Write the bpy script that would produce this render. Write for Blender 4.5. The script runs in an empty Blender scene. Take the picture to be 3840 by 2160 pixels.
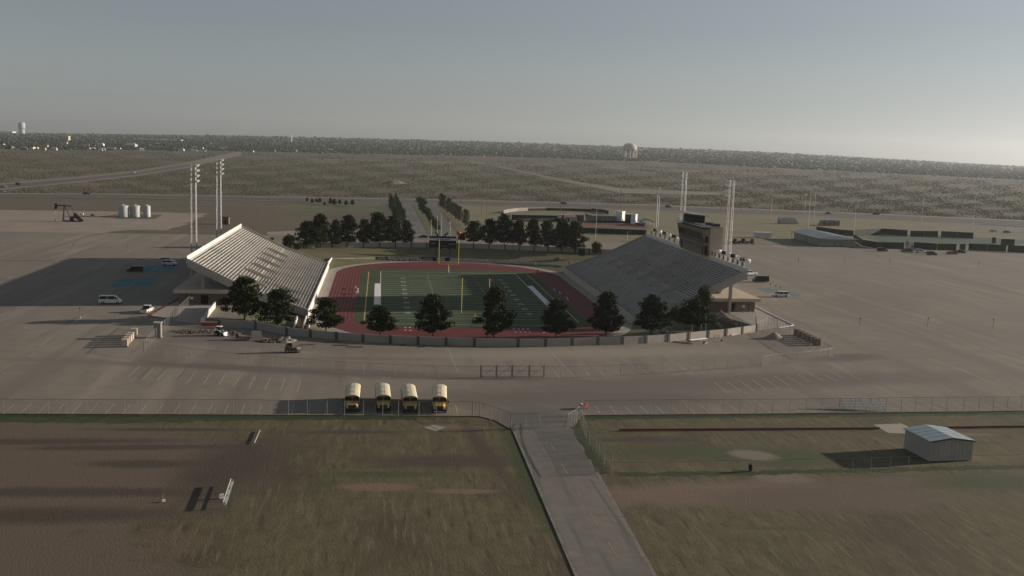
import bpy, bmesh, math, random
import numpy as np
from mathutils import Vector, Matrix
from mathutils.geometry import tessellate_polygon
random.seed(7); RNG = np.random.default_rng(7)
R = math.radians
scene = bpy.context.scene
COL = scene.collection

# ------------------------------------------------------------------ camera
CAM = np.array([-24.80, -324.21, 43.68]); FPX = 3946.46; YAW, PITCH, ROLL = .1266, .1359, .0329
def cam_axes():
    fw = np.array([math.sin(YAW)*math.cos(PITCH), math.cos(YAW)*math.cos(PITCH), -math.sin(PITCH)])
    r0 = np.array([math.cos(YAW), -math.sin(YAW), 0.]); u0 = np.cross(r0, fw)
    return math.cos(ROLL)*r0 + math.sin(ROLL)*u0, -math.sin(ROLL)*r0 + math.cos(ROLL)*u0, fw
CR, CU, CF = cam_axes()
cd = bpy.data.cameras.new('camera'); cam = bpy.data.objects.new('camera', cd); COL.objects.link(cam)
cd.sensor_fit = 'HORIZONTAL'; cd.sensor_width = 36.0; cd.lens = 36.0*FPX/3840.0
cd.clip_start = 1.0; cd.clip_end = 40000.0
cam.matrix_world = Matrix(((CR[0], CU[0], -CF[0], CAM[0]), (CR[1], CU[1], -CF[1], CAM[1]), (CR[2], CU[2], -CF[2], CAM[2]), (0, 0, 0, 1)))
scene.camera = cam

# ------------------------------------------------------------------ sky, sun, exposure
SUN_EL, SUN_AZ = R(12.3), R(80.0)          # azimuth clockwise from +Y: low sun on the right
world = bpy.data.worlds.new('World'); scene.world = world; world.use_nodes = True
wn = world.node_tree; wn.nodes.clear()
sky = wn.nodes.new('ShaderNodeTexSky'); sky.sky_type = 'NISHITA'; sky.sun_disc = False
sky.sun_elevation = SUN_EL; sky.sun_rotation = SUN_AZ
sky.altitude = 900; sky.air_density = 1.0; sky.dust_density = 1.3; sky.ozone_density = 1.0
bg = wn.nodes.new('ShaderNodeBackground'); bg.inputs[1].default_value = 0.054
wo = wn.nodes.new('ShaderNodeOutputWorld')
hs_ = wn.nodes.new('ShaderNodeHueSaturation'); hs_.inputs['Saturation'].default_value = .32     # dry dusty air: a pale, nearly colourless sky
wn.links.new(sky.outputs[0], hs_.inputs['Color']); tn = wn.nodes.new('ShaderNodeMix'); tn.data_type = 'RGBA'; tn.blend_type = 'MULTIPLY'; tn.inputs[0].default_value = 1.0; tn.inputs[7].default_value = (.93, 1.0, 1.08, 1)
wn.links.new(hs_.outputs[0], tn.inputs[6]); wn.links.new(tn.outputs[2], bg.inputs[0]); wn.links.new(bg.outputs[0], wo.inputs[0])
sd = bpy.data.lights.new('sun', 'SUN'); sun = bpy.data.objects.new('sun', sd); COL.objects.link(sun)
sd.energy = 5.0; sd.angle = R(0.55); sd.color = (1.0, .88, .74)
SDIR = Vector((math.sin(SUN_AZ)*math.cos(SUN_EL), math.cos(SUN_AZ)*math.cos(SUN_EL), math.sin(SUN_EL)))
sun.rotation_euler = SDIR.to_track_quat('Z', 'Y').to_euler(); sun.location = (300, 60, 120)
scene.view_settings.view_transform = 'Standard'; scene.view_settings.look = 'None'
scene.view_settings.gamma = 1.0; scene.view_settings.use_curve_mapping = False
scene.view_settings.exposure = 0.42
scene.cycles.use_denoising = True
scene.cycles.max_bounces = 4; scene.cycles.diffuse_bounces = 2; scene.cycles.glossy_bounces = 2
scene.cycles.transparent_max_bounces = 24; scene.cycles.volume_bounces = 1

# ------------------------------------------------------------------ terrain height
FZ = -3.3                                   # level of the sunken playing field (car park level = 0)
def ray(px, py): return CF*FPX + CR*(px-1920.0) - CU*(py-1080.0)
def P(px, py, z=0.0):
    d = ray(px, py); t = (z-CAM[2])/d[2]; return CAM + t*d
def PX(px, py, X): d = ray(px, py); return CAM + (X-CAM[0])/d[0]*d
def PY(px, py, Y): d = ray(px, py); return CAM + (Y-CAM[1])/d[1]*d
def TP(tile, a, b):                         # position on one of the survey sheets of the site -> photo pixel
    return int(tile[1])*960 + a*960/2576., {'a': 400, 'b': 860, 'c': 1370}[tile[0]] + b*960/2576.
WALL_PX = [TP('b1', a, b) for a, b in [(0, 1000), (310, 1065), (550, 1090), (810, 1112), (1078, 1135), (1352, 1147), (1630, 1158), (1912, 1168), (2197, 1177)]] + \
          [TP('b2', a, b) for a, b in [(60, 1182), (335, 1180), (602, 1173), (862, 1165), (1108, 1158), (1345, 1147), (1572, 1132), (1778, 1112), (1972, 1092), (2153, 1075), (2315, 1052), (2460, 1030)]]
WALL = [P(*q)[:2] for q in WALL_PX]
FARWALL = [(70, 98.5), (61, 101.6), (50, 104.6), (39, 107.6), (27, 110.3), (14, 112.3), (1, 113.0), (-12, 112), (-25, 109), (-38, 105.5), (-50, 101.5), (-60, 97)]
OUTLINE = [tuple(w) for w in WALL] + [(60, -52), (58.5, -48), (58.5, 62)] + FARWALL + [(-58.5, 62), (-58.5, -48), (-57.5, -72)]
BC = np.array([0., 5.])
def polar_table(poly):
    th = []; out = []
    n = len(poly)
    for k in range(720):
        a = -math.pi + (k+.5)*2*math.pi/720; d = np.array([math.cos(a), math.sin(a)]); best = None
        for i in range(n):
            p = np.array(poly[i])-BC; q = np.array(poly[(i+1) % n])-BC; e = q-p
            den = d[0]*(-e[1]) + d[1]*e[0]
            if abs(den) < 1e-9: continue
            t = (p[0]*(-e[1]) + p[1]*e[0])/den; s = (d[0]*p[1]-d[1]*p[0])/den
            if t > 0 and -1e-6 <= s <= 1+1e-6 and (best is None or t > best): best = t
        th.append(a); out.append(best)
    return np.array(th), np.array(out)
TH, ROUT = polar_table(OUTLINE)
def stadium_pts(r, yc0=-43.5, yc1=48.5, n=24):
    return [(r*math.cos(a), yc1+r*math.sin(a)) for a in np.linspace(0, math.pi, n)] + [(r*math.cos(a), yc0+r*math.sin(a)) for a in np.linspace(math.pi, 2*math.pi, n)]
_, RIN = polar_table(stadium_pts(43.6))
ZE_AZ = [-180, -60, -35, -18.7, -6.5, 7.0, 20.6, 32.8, 50, 80, 180]
ZE = [0, 0, -8, 0, 42, 59, 47, 0, -8, 0, 0]
def H(x, y):
    dx, dy = x-BC[0], y-BC[1]; r = math.hypot(dx, dy)
    if r < 125:
        a = math.atan2(dy, dx); ro = np.interp(a, TH, ROUT, period=2*math.pi); ri = np.interp(a, TH, RIN, period=2*math.pi)
        if r < ro: return FZ*min(1., max(0., (ro-r)/(ro-ri)))
        return 0.
    dx, dy = x-CAM[0], y-CAM[1]; r = math.hypot(dx, dy)
    if r < 1500: return 0.
    t = min(1., (r-1500)/7500.); az = math.degrees(math.atan2(dx, dy))
    return np.interp(az, ZE_AZ, ZE)*t*t*(3-2*t)
def PT(px, py):
    d = ray(px, py); d = d/math.hypot(d[0], d[1]); start = 60.
    if d[2] < 0:
        t = -CAM[2]/d[2]; q = CAM + t*d; near_bowl = math.hypot(q[0]-BC[0], q[1]-BC[1]) < 190
        if t < 1500 and not near_bowl: return np.array([q[0], q[1], 0.])
        start = max(60., t-90.) if near_bowl else 1490.
    else: start = 1490.
    prev = r = start; fac = 1.004 if start < 1400 else 1.01
    while r < 14000:
        q = CAM + r*d
        if q[2] <= H(q[0], q[1]):
            lo, hi = prev, r
            for _ in range(26):
                m = .5*(lo+hi); q = CAM + m*d
                if q[2] <= H(q[0], q[1]): hi = m
                else: lo = m
            q = CAM + hi*d; return np.array([q[0], q[1], H(q[0], q[1])])
        prev = r; r *= fac
    q = CAM + 9300*d; return np.array([q[0], q[1], H(q[0], q[1])])
def PT_many(px, py):                        # many far points at once (outside the bowl)
    d = CF[None]*FPX + CR[None]*(px[:, None]-1920.) - CU[None]*(py[:, None]-1080.); d /= np.hypot(d[:, 0], d[:, 1])[:, None]
    az = np.degrees(np.arctan2(d[:, 0], d[:, 1])); ze = np.interp(az, ZE_AZ, ZE)
    rs = np.concatenate([np.geomspace(300, 1500, 60), np.geomspace(1510, 9600, 260)]); t = np.clip((rs-1500)/7500., 0, 1); sm = t*t*(3-2*t)
    below = (CAM[2]+rs[None]*d[:, 2:3]) <= ze[:, None]*sm[None]; i = np.where(below.any(1), below.argmax(1), len(rs)-1); i0 = np.maximum(i-1, 0)
    f0 = CAM[2]+rs[i0]*d[:, 2]-ze*sm[i0]; f1 = CAM[2]+rs[i]*d[:, 2]-ze*sm[i]; w = np.clip(f0/np.where(np.abs(f0-f1) < 1e-9, 1, f0-f1), 0, 1)
    r = rs[i0]+(rs[i]-rs[i0])*w; t = np.clip((r-1500)/7500., 0, 1)
    return np.stack([CAM[0]+r*d[:, 0], CAM[1]+r*d[:, 1], ze*t*t*(3-2*t)], -1)
def mpp(p): return math.dist(tuple(p), tuple(CAM))/FPX      # metres per photo pixel at p

# ------------------------------------------------------------------ mesh helpers
class MB:
    def __init__(s): s.v = []; s.f = []; s.m = []; s.uv = None
    def add(s, vs, fs, mi=0):
        n = len(s.v); s.v += [tuple(float(c) for c in v) for v in vs]; s.f += [tuple(i+n for i in f) for f in fs]; s.m += [mi]*len(fs); return s
    def box(s, c, d, rz=0., mi=0, taper=1.0):
        x, y, z = d[0]/2, d[1]/2, d[2]/2; vs = []
        for k in (-1, 1):
            t = taper if k > 0 else 1.0
            for (i, j) in ((-1, -1), (1, -1), (1, 1), (-1, 1)):
                a, b = i*x*t, j*y*t; vs.append((c[0]+a*math.cos(rz)-b*math.sin(rz), c[1]+a*math.sin(rz)+b*math.cos(rz), c[2]+k*z))
        return s.add(vs, [(3, 2, 1, 0), (4, 5, 6, 7), (0, 1, 5, 4), (1, 2, 6, 5), (2, 3, 7, 6), (3, 0, 4, 7)], mi)
    def cyl(s, p0, p1, r0, r1=None, n=8, mi=0, cap=True):
        r1 = r0 if r1 is None else r1; a = Vector(p0); b = Vector(p1); d = (b-a).normalized()
        u = d.orthogonal().normalized(); w = d.cross(u); vs = []
        for q, r in ((a, r0), (b, r1)):
            for i in range(n):
                t = 2*math.pi*i/n; vs.append(q + u*(r*math.cos(t)) + w*(r*math.sin(t)))
        fs = [(i, (i+1) % n, n+(i+1) % n, n+i) for i in range(n)]
        if cap: fs += [tuple(range(n-1, -1, -1)), tuple(range(n, 2*n))]
        return s.add(vs, fs, mi)
    def beam(s, p0, p1, w, h, mi=0):
        a = Vector(p0); b = Vector(p1); d = (b-a).normalized(); up = Vector((0, 0, 1))
        if abs(d.z) > .98: up = Vector((0, 1, 0))
        x = d.cross(up).normalized()*(w/2); y = x.cross(d).normalized()*(h/2)
        vs = [q+i*x+j*y for q in (a, b) for i, j in ((-1, -1), (1, -1), (1, 1), (-1, 1))]
        return s.add(vs, [(3, 2, 1, 0), (4, 5, 6, 7), (0, 1, 5, 4), (1, 2, 6, 5), (2, 3, 7, 6), (3, 0, 4, 7)], mi)
    def prism(s, pts, vec, mi=0):
        n = len(pts); a = [Vector(p) for p in pts]; b = [p+Vector(vec) for p in a]
        return s.add(a+b, [tuple(range(n-1, -1, -1)), tuple(range(n, 2*n))] + [(i, (i+1) % n, n+(i+1) % n, n+i) for i in range(n)], mi)
    def quad(s, *pts, mi=0): return s.add(pts, [tuple(range(len(pts)))], mi)
    def lathe(s, prof, c=(0, 0, 0), n=16, mi=0):
        vs = [(c[0]+r*math.cos(2*math.pi*i/n), c[1]+r*math.sin(2*math.pi*i/n), c[2]+z) for r, z in prof for i in range(n)]
        fs = [(k*n+i, k*n+(i+1) % n, (k+1)*n+(i+1) % n, (k+1)*n+i) for k in range(len(prof)-1) for i in range(n)]
        return s.add(vs, fs, mi)
    def build(s, name, mat, parent=None, off=None, smooth=False, kind=None):
        me = bpy.data.meshes.new(name)
        v = s.v if off is None else [(a-off[0], b-off[1], c-off[2]) for a, b, c in s.v]
        me.from_pydata(v, [], s.f)
        for m in (mat if isinstance(mat, (list, tuple)) else [mat]): me.materials.append(m)
        if any(s.m): me.polygons.foreach_set('material_index', s.m)
        if smooth: me.polygons.foreach_set('use_smooth', [True]*len(s.f))
        if s.uv:
            l = me.uv_layers.new(name='uv'); l.data.foreach_set('uv', [c for uv in s.uv for c in uv])
        me.update()
        o = bpy.data.objects.new(name, me); COL.objects.link(o); o.parent = parent
        if kind: o['kind'] = kind
        return o
def tag(o, label, cat, group=None):
    o['label'] = label; o['category'] = cat
    if group: o['group'] = group
    return o
def thing(name, loc, label, cat, group=None, rz=0.):
    o = bpy.data.objects.new(name, None); COL.objects.link(o); o.empty_display_size = .5
    o.location = [float(c) for c in loc]; o.rotation_euler = (0, 0, rz); return tag(o, label, cat, group)
def copy_tree(o, parent=None):
    c = o.copy(); COL.objects.link(c); c.parent = parent
    for ch in list(o.children): copy_tree(ch, c)
    return c
def place_copy(proto, loc, rz, label, scale=None):
    c = copy_tree(proto); c.location = [float(q) for q in loc]; c.rotation_euler = (0, 0, rz); c['label'] = label
    if scale is not None: c.scale = scale if hasattr(scale, '__len__') else (scale,)*3
    return c
ORD = ['first', 'second', 'third', 'fourth', 'fifth', 'sixth', 'seventh', 'eighth', 'ninth', 'tenth', 'eleventh', 'twelfth', 'thirteenth', 'fourteenth', 'fifteenth', 'sixteenth',
       'seventeenth', 'eighteenth', 'nineteenth', 'twentieth', 'twenty-first', 'twenty-second', 'twenty-third', 'twenty-fourth', 'twenty-fifth', 'twenty-sixth', 'twenty-seventh', 'twenty-eighth', 'twenty-ninth', 'thirtieth']
TXT = {}
def text_part(s, size, mat, parent, loc, rot, name='lettering', xs=1.0, extrude=.004):
    key = (s, size, xs, mat.name)
    if key not in TXT:
        cu = bpy.data.curves.new('txt', 'FONT'); cu.body = s; cu.size = size; cu.align_x = 'CENTER'; cu.align_y = 'CENTER'; cu.extrude = extrude; cu.resolution_u = 2
        to = bpy.data.objects.new('txt', cu); COL.objects.link(to)
        bpy.context.view_layer.update()
        me = bpy.data.meshes.new_from_object(to.evaluated_get(bpy.context.evaluated_depsgraph_get()))
        bpy.data.objects.remove(to); bpy.data.curves.remove(cu)
        for v in me.vertices: v.co.x *= xs
        me.materials.clear(); me.materials.append(mat); me.name = name; TXT[key] = me
    o = bpy.data.objects.new(name, TXT[key]); COL.objects.link(o); o.parent = parent; o.location = [float(c) for c in loc]; o.rotation_euler = rot
    return o

# ------------------------------------------------------------------ materials
def pmat(name, c1, c2=None, scale=1.0, rough=.85, metal=0., spec=.3, detail=4., bump=0., bscale=None, big=None, contrast=(.35, .65), stretch=None, streaks=None, blobs=None):
    m = bpy.data.materials.new(name); m.use_nodes = True; nt = m.node_tree; N = nt.nodes; L = nt.links
    b = N['Principled BSDF']; b.inputs['Roughness'].default_value = rough; b.inputs['Metallic'].default_value = metal
    b.inputs['Specular IOR Level'].default_value = spec
    tc = N.new('ShaderNodeTexCoord'); src = tc.outputs['Object']
    if stretch:
        mp = N.new('ShaderNodeMapping'); mp.inputs['Scale'].default_value = stretch; L.new(src, mp.inputs[0]); src = mp.outputs[0]
    def noise(sc, det=detail):
        n = N.new('ShaderNodeTexNoise'); n.inputs['Scale'].default_value = sc; n.inputs['Detail'].default_value = det; n.inputs['Roughness'].default_value = .62; L.new(src, n.inputs['Vector']); return n
    def mix(fac, a, bb):
        x = N.new('ShaderNodeMix'); x.data_type = 'RGBA'; L.new(fac, x.inputs[0])
        for sk, val in ((x.inputs[6], a), (x.inputs[7], bb)):
            if isinstance(val, tuple): sk.default_value = (*val, 1)
            else: L.new(val, sk)
        return x.outputs[2]
    def ramp(out, lo, hi):
        r = N.new('ShaderNodeMapRange'); r.inputs[1].default_value = lo; r.inputs[2].default_value = hi; L.new(out, r.inputs[0]); return r.outputs[0]
    col = c1
    if c2 is not None:
        n = noise(scale); col = mix(ramp(n.outputs[0], *contrast), c1, c2)
    for (c3, sc, lo, hi) in (big or []):
        col = mix(ramp(noise(sc, 5.).outputs[0], lo, hi), col, c3)
    for (c3, sc3, lo, hi) in (streaks or []):               # long worn streaks
        mp = N.new('ShaderNodeMapping'); mp.inputs['Scale'].default_value = sc3[:3]; mp.inputs['Rotation'].default_value = (0, 0, sc3[3] if len(sc3) > 3 else 0)
        L.new(tc.outputs['Object'], mp.inputs[0]); n = N.new('ShaderNodeTexNoise'); n.inputs['Scale'].default_value = 1.0; n.inputs['Detail'].default_value = 6.; L.new(mp.outputs[0], n.inputs['Vector'])
        col = mix(ramp(n.outputs[0], lo, hi), col, c3)
    if blobs:                                               # patches of other soil with ragged soft outlines: (x, y, rx, ry, angle, colour, softness)
        wn_ = N.new('ShaderNodeTexNoise'); wn_.inputs['Scale'].default_value = .22; wn_.inputs['Detail'].default_value = 7.; wn_.inputs['Roughness'].default_value = .7; L.new(tc.outputs['Object'], wn_.inputs['Vector'])
        for (x, y, rx, ry, an, c3, soft) in blobs:
            va = N.new('ShaderNodeVectorMath'); va.operation = 'SUBTRACT'; L.new(tc.outputs['Object'], va.inputs[0]); va.inputs[1].default_value = (x, y, 0)
            mp = N.new('ShaderNodeMapping'); mp.vector_type = 'POINT'; mp.inputs['Rotation'].default_value = (0, 0, -an); L.new(va.outputs[0], mp.inputs[0])
            sc_ = N.new('ShaderNodeVectorMath'); sc_.operation = 'MULTIPLY'; L.new(mp.outputs[0], sc_.inputs[0]); sc_.inputs[1].default_value = (1/rx, 1/ry, 0)
            ln = N.new('ShaderNodeVectorMath'); ln.operation = 'LENGTH'; L.new(sc_.outputs[0], ln.inputs[0])
            ad = N.new('ShaderNodeMath'); ad.operation = 'MULTIPLY_ADD'; L.new(wn_.outputs[0], ad.inputs[0]); ad.inputs[1].default_value = 1.1; L.new(ln.outputs['Value'], ad.inputs[2])
            rr = N.new('ShaderNodeMapRange'); rr.inputs[1].default_value = 1.55+soft*.5; rr.inputs[2].default_value = 1.55-soft*.5; L.new(ad.outputs[0], rr.inputs[0])
            col = mix(rr.outputs[0], col, c3)
    if isinstance(col, tuple): b.inputs['Base Color'].default_value = (*col, 1)
    else: L.new(col, b.inputs['Base Color'])
    if bump:
        bn = N.new('ShaderNodeBump'); bn.inputs['Strength'].default_value = bump; bn.inputs['Distance'].default_value = 1.0 if (bscale or scale) < .5 else .15
        L.new(noise(bscale or scale*3).outputs[0], bn.inputs['Height']); L.new(bn.outputs[0], b.inputs['Normal'])
    return m
M = {}
M['desert'] = pmat('desert', (.128, .104, .076), (.080, .080, .048), .03, big=[((.165, .126, .092), .0042, .49, .66), ((.068, .072, .044), .009, .50, .68)], bump=.3, bscale=.35)
def PB(tile, a, b, rx, ry, an, c, soft): q = P(*TP(tile, a, b)); return (q[0], q[1], rx, ry, an, c, soft)
M['asphalt'] = pmat('asphalt', (.226, .194, .153), (.196, .170, .137), .25, big=[((.170, .146, .120), .012, .50, .72), ((.262, .222, .180), .03, .54, .72)], detail=8., bump=.03, bscale=6.,
    streaks=[((.178, .152, .125), (.10, .008, 1), .50, .66), ((.262, .222, .182), (.16, .011, 1, .12), .56, .70), ((.165, .142, .118), (.35, .03, 1, -.1), .60, .72)],
    blobs=[PB('c2', 700, 330, 30, 7, .06, (.135, .118, .100), .8), PB('c2', 2400, 160, 48, 6, .12, (.145, .126, .106), .8), PB('c2', 250, 560, 8, 9, 0, (.125, .110, .095), .7), PB('b3', 800, 1290, 9, 3.5, .3, (.125, .110, .095), .7),
           PB('c1', 900, 70, 55, 2.6, -.16, (.150, .130, .110), .8), PB('b1', 1300, 1300, 13, 1.6, 0, (.185, .130, .100), .7), PB('b0', 2200, 1100, 14, 7, -.4, (.155, .128, .104), .9), PB('b1', 700, 1180, 22, 5, -.25, (.185, .155, .128), .9), PB('b2', 900, 1240, 36, 5, .12, (.262, .222, .180), .9)])
M['asphalt_patch'] = pmat('asphalt_patch', (.112, .102, .090), (.145, .13, .115), .3, detail=8.)
M['drive'] = pmat('drive', (.185, .165, .143), (.15, .134, .117), .5, big=[((.125, .112, .098), .06, .52, .7), ((.215, .19, .165), .13, .58, .7)], detail=8., streaks=[((.125, .113, .1), (.9, .03, 1), .56, .68)])
M['highway'] = pmat('highway', (.115, .098, .088), (.095, .082, .075), .1)
M['shoulder'] = pmat('shoulder', (.24, .2, .16), (.17, .145, .115), .06)
M['dirt'] = pmat('dirt', (.30, .245, .195), (.245, .2, .16), .06, big=[((.19, .155, .12), .02, .55, .72)], bump=.2, bscale=.6)
M['brown_field'] = pmat('brown_field', (.135, .102, .073), (.105, .088, .058), .05, big=[((.085, .088, .045), .011, .54, .68)], bump=.3, bscale=.8, stretch=(1, 2.2, 1))
M['field_grass'] = pmat('field_grass', (.20, .172, .105), (.155, .142, .082), .045, big=[((.115, .115, .06), .016, .55, .7)], bump=.2, bscale=.9, stretch=(1, 2, 1))
M['green_grass'] = pmat('green_grass', (.135, .135, .07), (.09, .105, .045), .05, big=[((.06, .085, .03), .025, .55, .7)], bump=.2, bscale=1., stretch=(1, 2, 1))
M['near_dirt'] = pmat('near_dirt', (.150, .118, .094), (.100, .078, .06), .35, detail=8., big=[((.062, .050, .036), .055, .5, .68), ((.178, .142, .115), .09, .55, .72), ((.052, .058, .026), .11, .63, .74)], bump=.7, bscale=1.6, stretch=(.7, 1.5, 1))
DIRT_A, DIRT_B, CLAY_ = (.122, .092, .066), (.068, .051, .036), (.175, .118, .088)
_soil = [P(-650, 1900), P(815, 1900)]
M['near_grass'] = pmat('near_grass', (.128, .106, .054), (.086, .072, .036), .5, detail=8., big=[((.074, .054, .032), .06, .50, .70), ((.050, .070, .024), .045, .56, .74)], bump=.4, bscale=4., stretch=(1.5, .5, 1),
    streaks=[((.150, .122, .072), (1.6, .12, 1, .1), .55, .72), ((.055, .045, .026), (1.1, .16, 1, .06), .58, .72), ((.058, .072, .026), (.05, .25, 1), .60, .74)],
    blobs=[(-82, -188, 40, 29, 0, DIRT_A, .22), (-82, -226, 40, 26, 0, DIRT_A, .22), PB('c0', 1300, 820, 14, 1.3, .02, DIRT_B, .7), PB('c0', 1500, 985, 8, 1.8, -.03, DIRT_B, .8), PB('c0', 600, 1270, 20, 1.8, -.03, DIRT_B, .8), PB('c0', 1700, 640, 11, .9, -.02, DIRT_B, .8), PB('c0', 300, 760, 20, 1.5, .02, DIRT_B, .9), PB('c0', 400, 1500, 16, 2.5, 0, DIRT_B, .9), PB('c0', 2350, 1000, 6, 14, -.2, DIRT_B, .9),
           PB('c1', 1200, 1215, 4.6, 1.6, -.05, CLAY_, .6), PB('c1', 2090, 1260, 4.2, 1.0, -.05, CLAY_, .6), PB('c1', 1960, 610, 4.5, 1.3, -.1, CLAY_, .8), PB('c1', 1900, 960, 10, 3.0, 0, DIRT_B, .9), PB('c1', 950, 665, 9, 1.0, 0, DIRT_B, .9), PB('c1', 2300, 850, 1.2, 14, .12, DIRT_B, .9), PB('c1', 1300, 1090, 8, 1.4, 0, (.066, .076, .032), .9), (-4.4, -186, 1.9, 24, 0, (.046, .060, .020), .9),
           PB('c2', 2100, 1280, 17, 4.5, .05, CLAY_, .7), PB('c3', 700, 1330, 17, 5.0, 0, DIRT_A, .7), PB('c3', 1500, 1150, 15, 2.0, .05, DIRT_A, .9), PB('c3', 2300, 1180, 9, 4, 0, (.062, .070, .032), .9), PB('c2', 1850, 870, 14, 3.5, 0, (.066, .076, .034), .9), PB('c2', 1300, 740, 8, 1.5, 0, DIRT_B, .9), PB('c3', 150, 930, 7, 4, 0, (.058, .072, .028), .8), PB('c2', 2440, 900, 3.4, 2.6, -.5, (.19, .155, .12), .5), PB('c3', 130, 1120, 4.0, 2.6, -.3, (.17, .135, .105), .5), PB('c3', 2080, 690, 3.5, .8, 0, CLAY_, .6)])
M['lush_grass'] = pmat('lush_grass', (.050, .066, .022), (.030, .042, .014), .6, detail=8., big=[((.085, .075, .042), .12, .60, .76)], bump=.7, bscale=2.)
M['clay'] = pmat('clay', (.215, .135, .10), (.165, .108, .08), .6, detail=8., bump=.2)
M['berm_grass'] = pmat('berm_grass', (.155, .135, .07), (.115, .108, .055), .15, detail=7., big=[((.075, .085, .038), .05, .52, .7)], bump=.3, bscale=1.2)
M['apron'] = pmat('apron', (.36, .31, .265), (.31, .27, .23), .2, detail=7.)
M['track'] = pmat('track', (.135, .018, .018), (.108, .016, .017), .25, rough=.8, detail=8.)
M['turf'] = pmat('turf', (.038, .066, .022), (.031, .056, .019), .4, rough=.9, detail=8., big=[((.054, .070, .027), .05, .52, .7)])
M['paint'] = pmat('paint', (.66, .64, .58), (.55, .53, .48), 1.5)
M['lot_paint'] = pmat('lot_paint', (.50, .45, .385), (.27, .235, .20), .8, contrast=(.3, .7))
M['yellow_paint'] = pmat('yellow_paint', (.34, .28, .14), (.22, .19, .12), .8)
M['orange_paint'] = pmat('orange_paint', (.55, .33, .13))
M['lane_paint'] = pmat('lane_paint', (.27, .15, .13))
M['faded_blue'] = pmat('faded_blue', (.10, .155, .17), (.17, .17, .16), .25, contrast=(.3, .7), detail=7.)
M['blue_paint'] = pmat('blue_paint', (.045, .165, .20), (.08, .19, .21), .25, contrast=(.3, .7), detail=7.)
M['box_white'] = pmat('box_white', (.72, .70, .68))
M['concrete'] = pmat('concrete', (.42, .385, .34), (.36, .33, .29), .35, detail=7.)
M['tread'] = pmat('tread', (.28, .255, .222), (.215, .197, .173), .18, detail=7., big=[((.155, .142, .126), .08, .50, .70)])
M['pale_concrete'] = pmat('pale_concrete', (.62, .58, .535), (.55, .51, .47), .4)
M['dark_concrete'] = pmat('dark_concrete', (.24, .215, .19), (.20, .18, .16), .4)
M['kerb'] = pmat('kerb', (.22, .20, .175), (.16, .145, .125), 1.2)
M['bench'] = pmat('bench', (.50, .475, .43), (.40, .38, .345), .3, rough=.6, big=[((.30, .28, .25), .09, .54, .72)])
M['wall_block'] = pmat('wall_block', (.33, .30, .265), (.285, .26, .23), .45, detail=6.)
M['pilaster'] = pmat('pilaster', (.10, .09, .08), (.085, .078, .07), 1.)
M['brick'] = pmat('brick', (.20, .145, .115), (.17, .122, .098), 1.5)
M['tan_stucco'] = pmat('tan_stucco', (.52, .43, .325), (.47, .39, .295), .3)
M['dark_opening'] = pmat('dark_opening', (.012, .011, .011))
M['galv'] = pmat('galv', (.50, .50, .50), (.42, .42, .43), .7, rough=.45, metal=.35)
M['fence_metal'] = pmat('fence_metal', (.20, .20, .19), rough=.5, metal=.4)
M['dark_metal'] = pmat('dark_metal', (.03, .027, .026), rough=.6)
M['alu'] = pmat('alu', (.56, .57, .56), (.48, .5, .5), 1., rough=.4, metal=.4)
M['goal_yellow'] = pmat('goal_yellow', (.62, .55, .10), rough=.5)
M['white'] = pmat('white', (.75, .74, .72), rough=.5)
M['offwhite'] = pmat('offwhite', (.62, .6, .57), (.55, .53, .5), .8)
M['black'] = pmat('black', (.012, .012, .013), rough=.6)
M['blackboard'] = pmat('blackboard', (.010, .010, .012), rough=.7)
M['glass'] = pmat('glass', (.018, .022, .024), rough=.08, spec=.5)
M['window_pale'] = pmat('window_pale', (.20, .22, .21), rough=.15, spec=.5)
M['wood_pole'] = pmat('wood_pole', (.17, .12, .085), (.13, .095, .07), 2.)
M['rust_pole'] = pmat('rust_pole', (.22, .12, .08), (.16, .09, .065), 2.)
M['brown_panel'] = pmat('brown_panel', (.25, .19, .12), (.21, .16, .105), .6)
M['loader_paint'] = pmat('loader_paint', (.20, .135, .045), (.15, .1, .04), 1.5)
M['bus_yellow'] = pmat('bus_yellow', (.52, .345, .10), (.45, .30, .09), 1.2, rough=.38, spec=.5)
M['bus_roof'] = pmat('bus_roof', (.66, .575, .40), (.58, .51, .36), .7, rough=.45)
M['tyre'] = pmat('tyre', (.012, .012, .012))
M['rim'] = pmat('rim', (.3, .3, .3), rough=.4, metal=.5)
M['lamp_lens'] = pmat('lamp_lens', (.6, .6, .58), rough=.2, spec=.6)
M['red_lens'] = pmat('red_lens', (.3, .02, .02), rough=.3)
M['red'] = pmat('red', (.42, .06, .045), rough=.5)
M['dark_red'] = pmat('dark_red', (.14, .03, .028))
M['blue'] = pmat('blue', (.035, .05, .26))
M['needles'] = pmat('needles', (.016, .023, .010), (.038, .048, .017), .8, rough=.8, spec=.1)
M['broad_leaf'] = pmat('broad_leaf', (.040, .056, .020), (.066, .086, .030), .6, rough=.8, spec=.1)
M['poplar_leaf'] = pmat('poplar_leaf', (.026, .042, .018), (.040, .056, .022), .6, rough=.8, spec=.1)
M['scrub'] = pmat('scrub', (.096, .092, .056), (.118, .106, .068), .08, rough=.9, spec=.05)
M['town_leaf'] = pmat('town_leaf', (.034, .048, .040), (.046, .058, .046), .01, rough=.9, spec=.05)
M['weed'] = pmat('weed', (.140, .115, .068), (.085, .088, .040), .25, rough=.9, spec=.05)
M['bark'] = pmat('bark', (.19, .145, .11), (.12, .09, .07), 3.)
M['teal_roof'] = pmat('teal_roof', (.16, .20, .22), (.19, .23, .25), .4, rough=.4, metal=.3)
M['shed_roof'] = pmat('shed_roof', (.36, .42, .43), (.42, .48, .48), .6, rough=.35, metal=.4)
M['shed_wall'] = pmat('shed_wall', (.38, .345, .30), (.34, .31, .27), .5, rough=.6)
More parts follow.
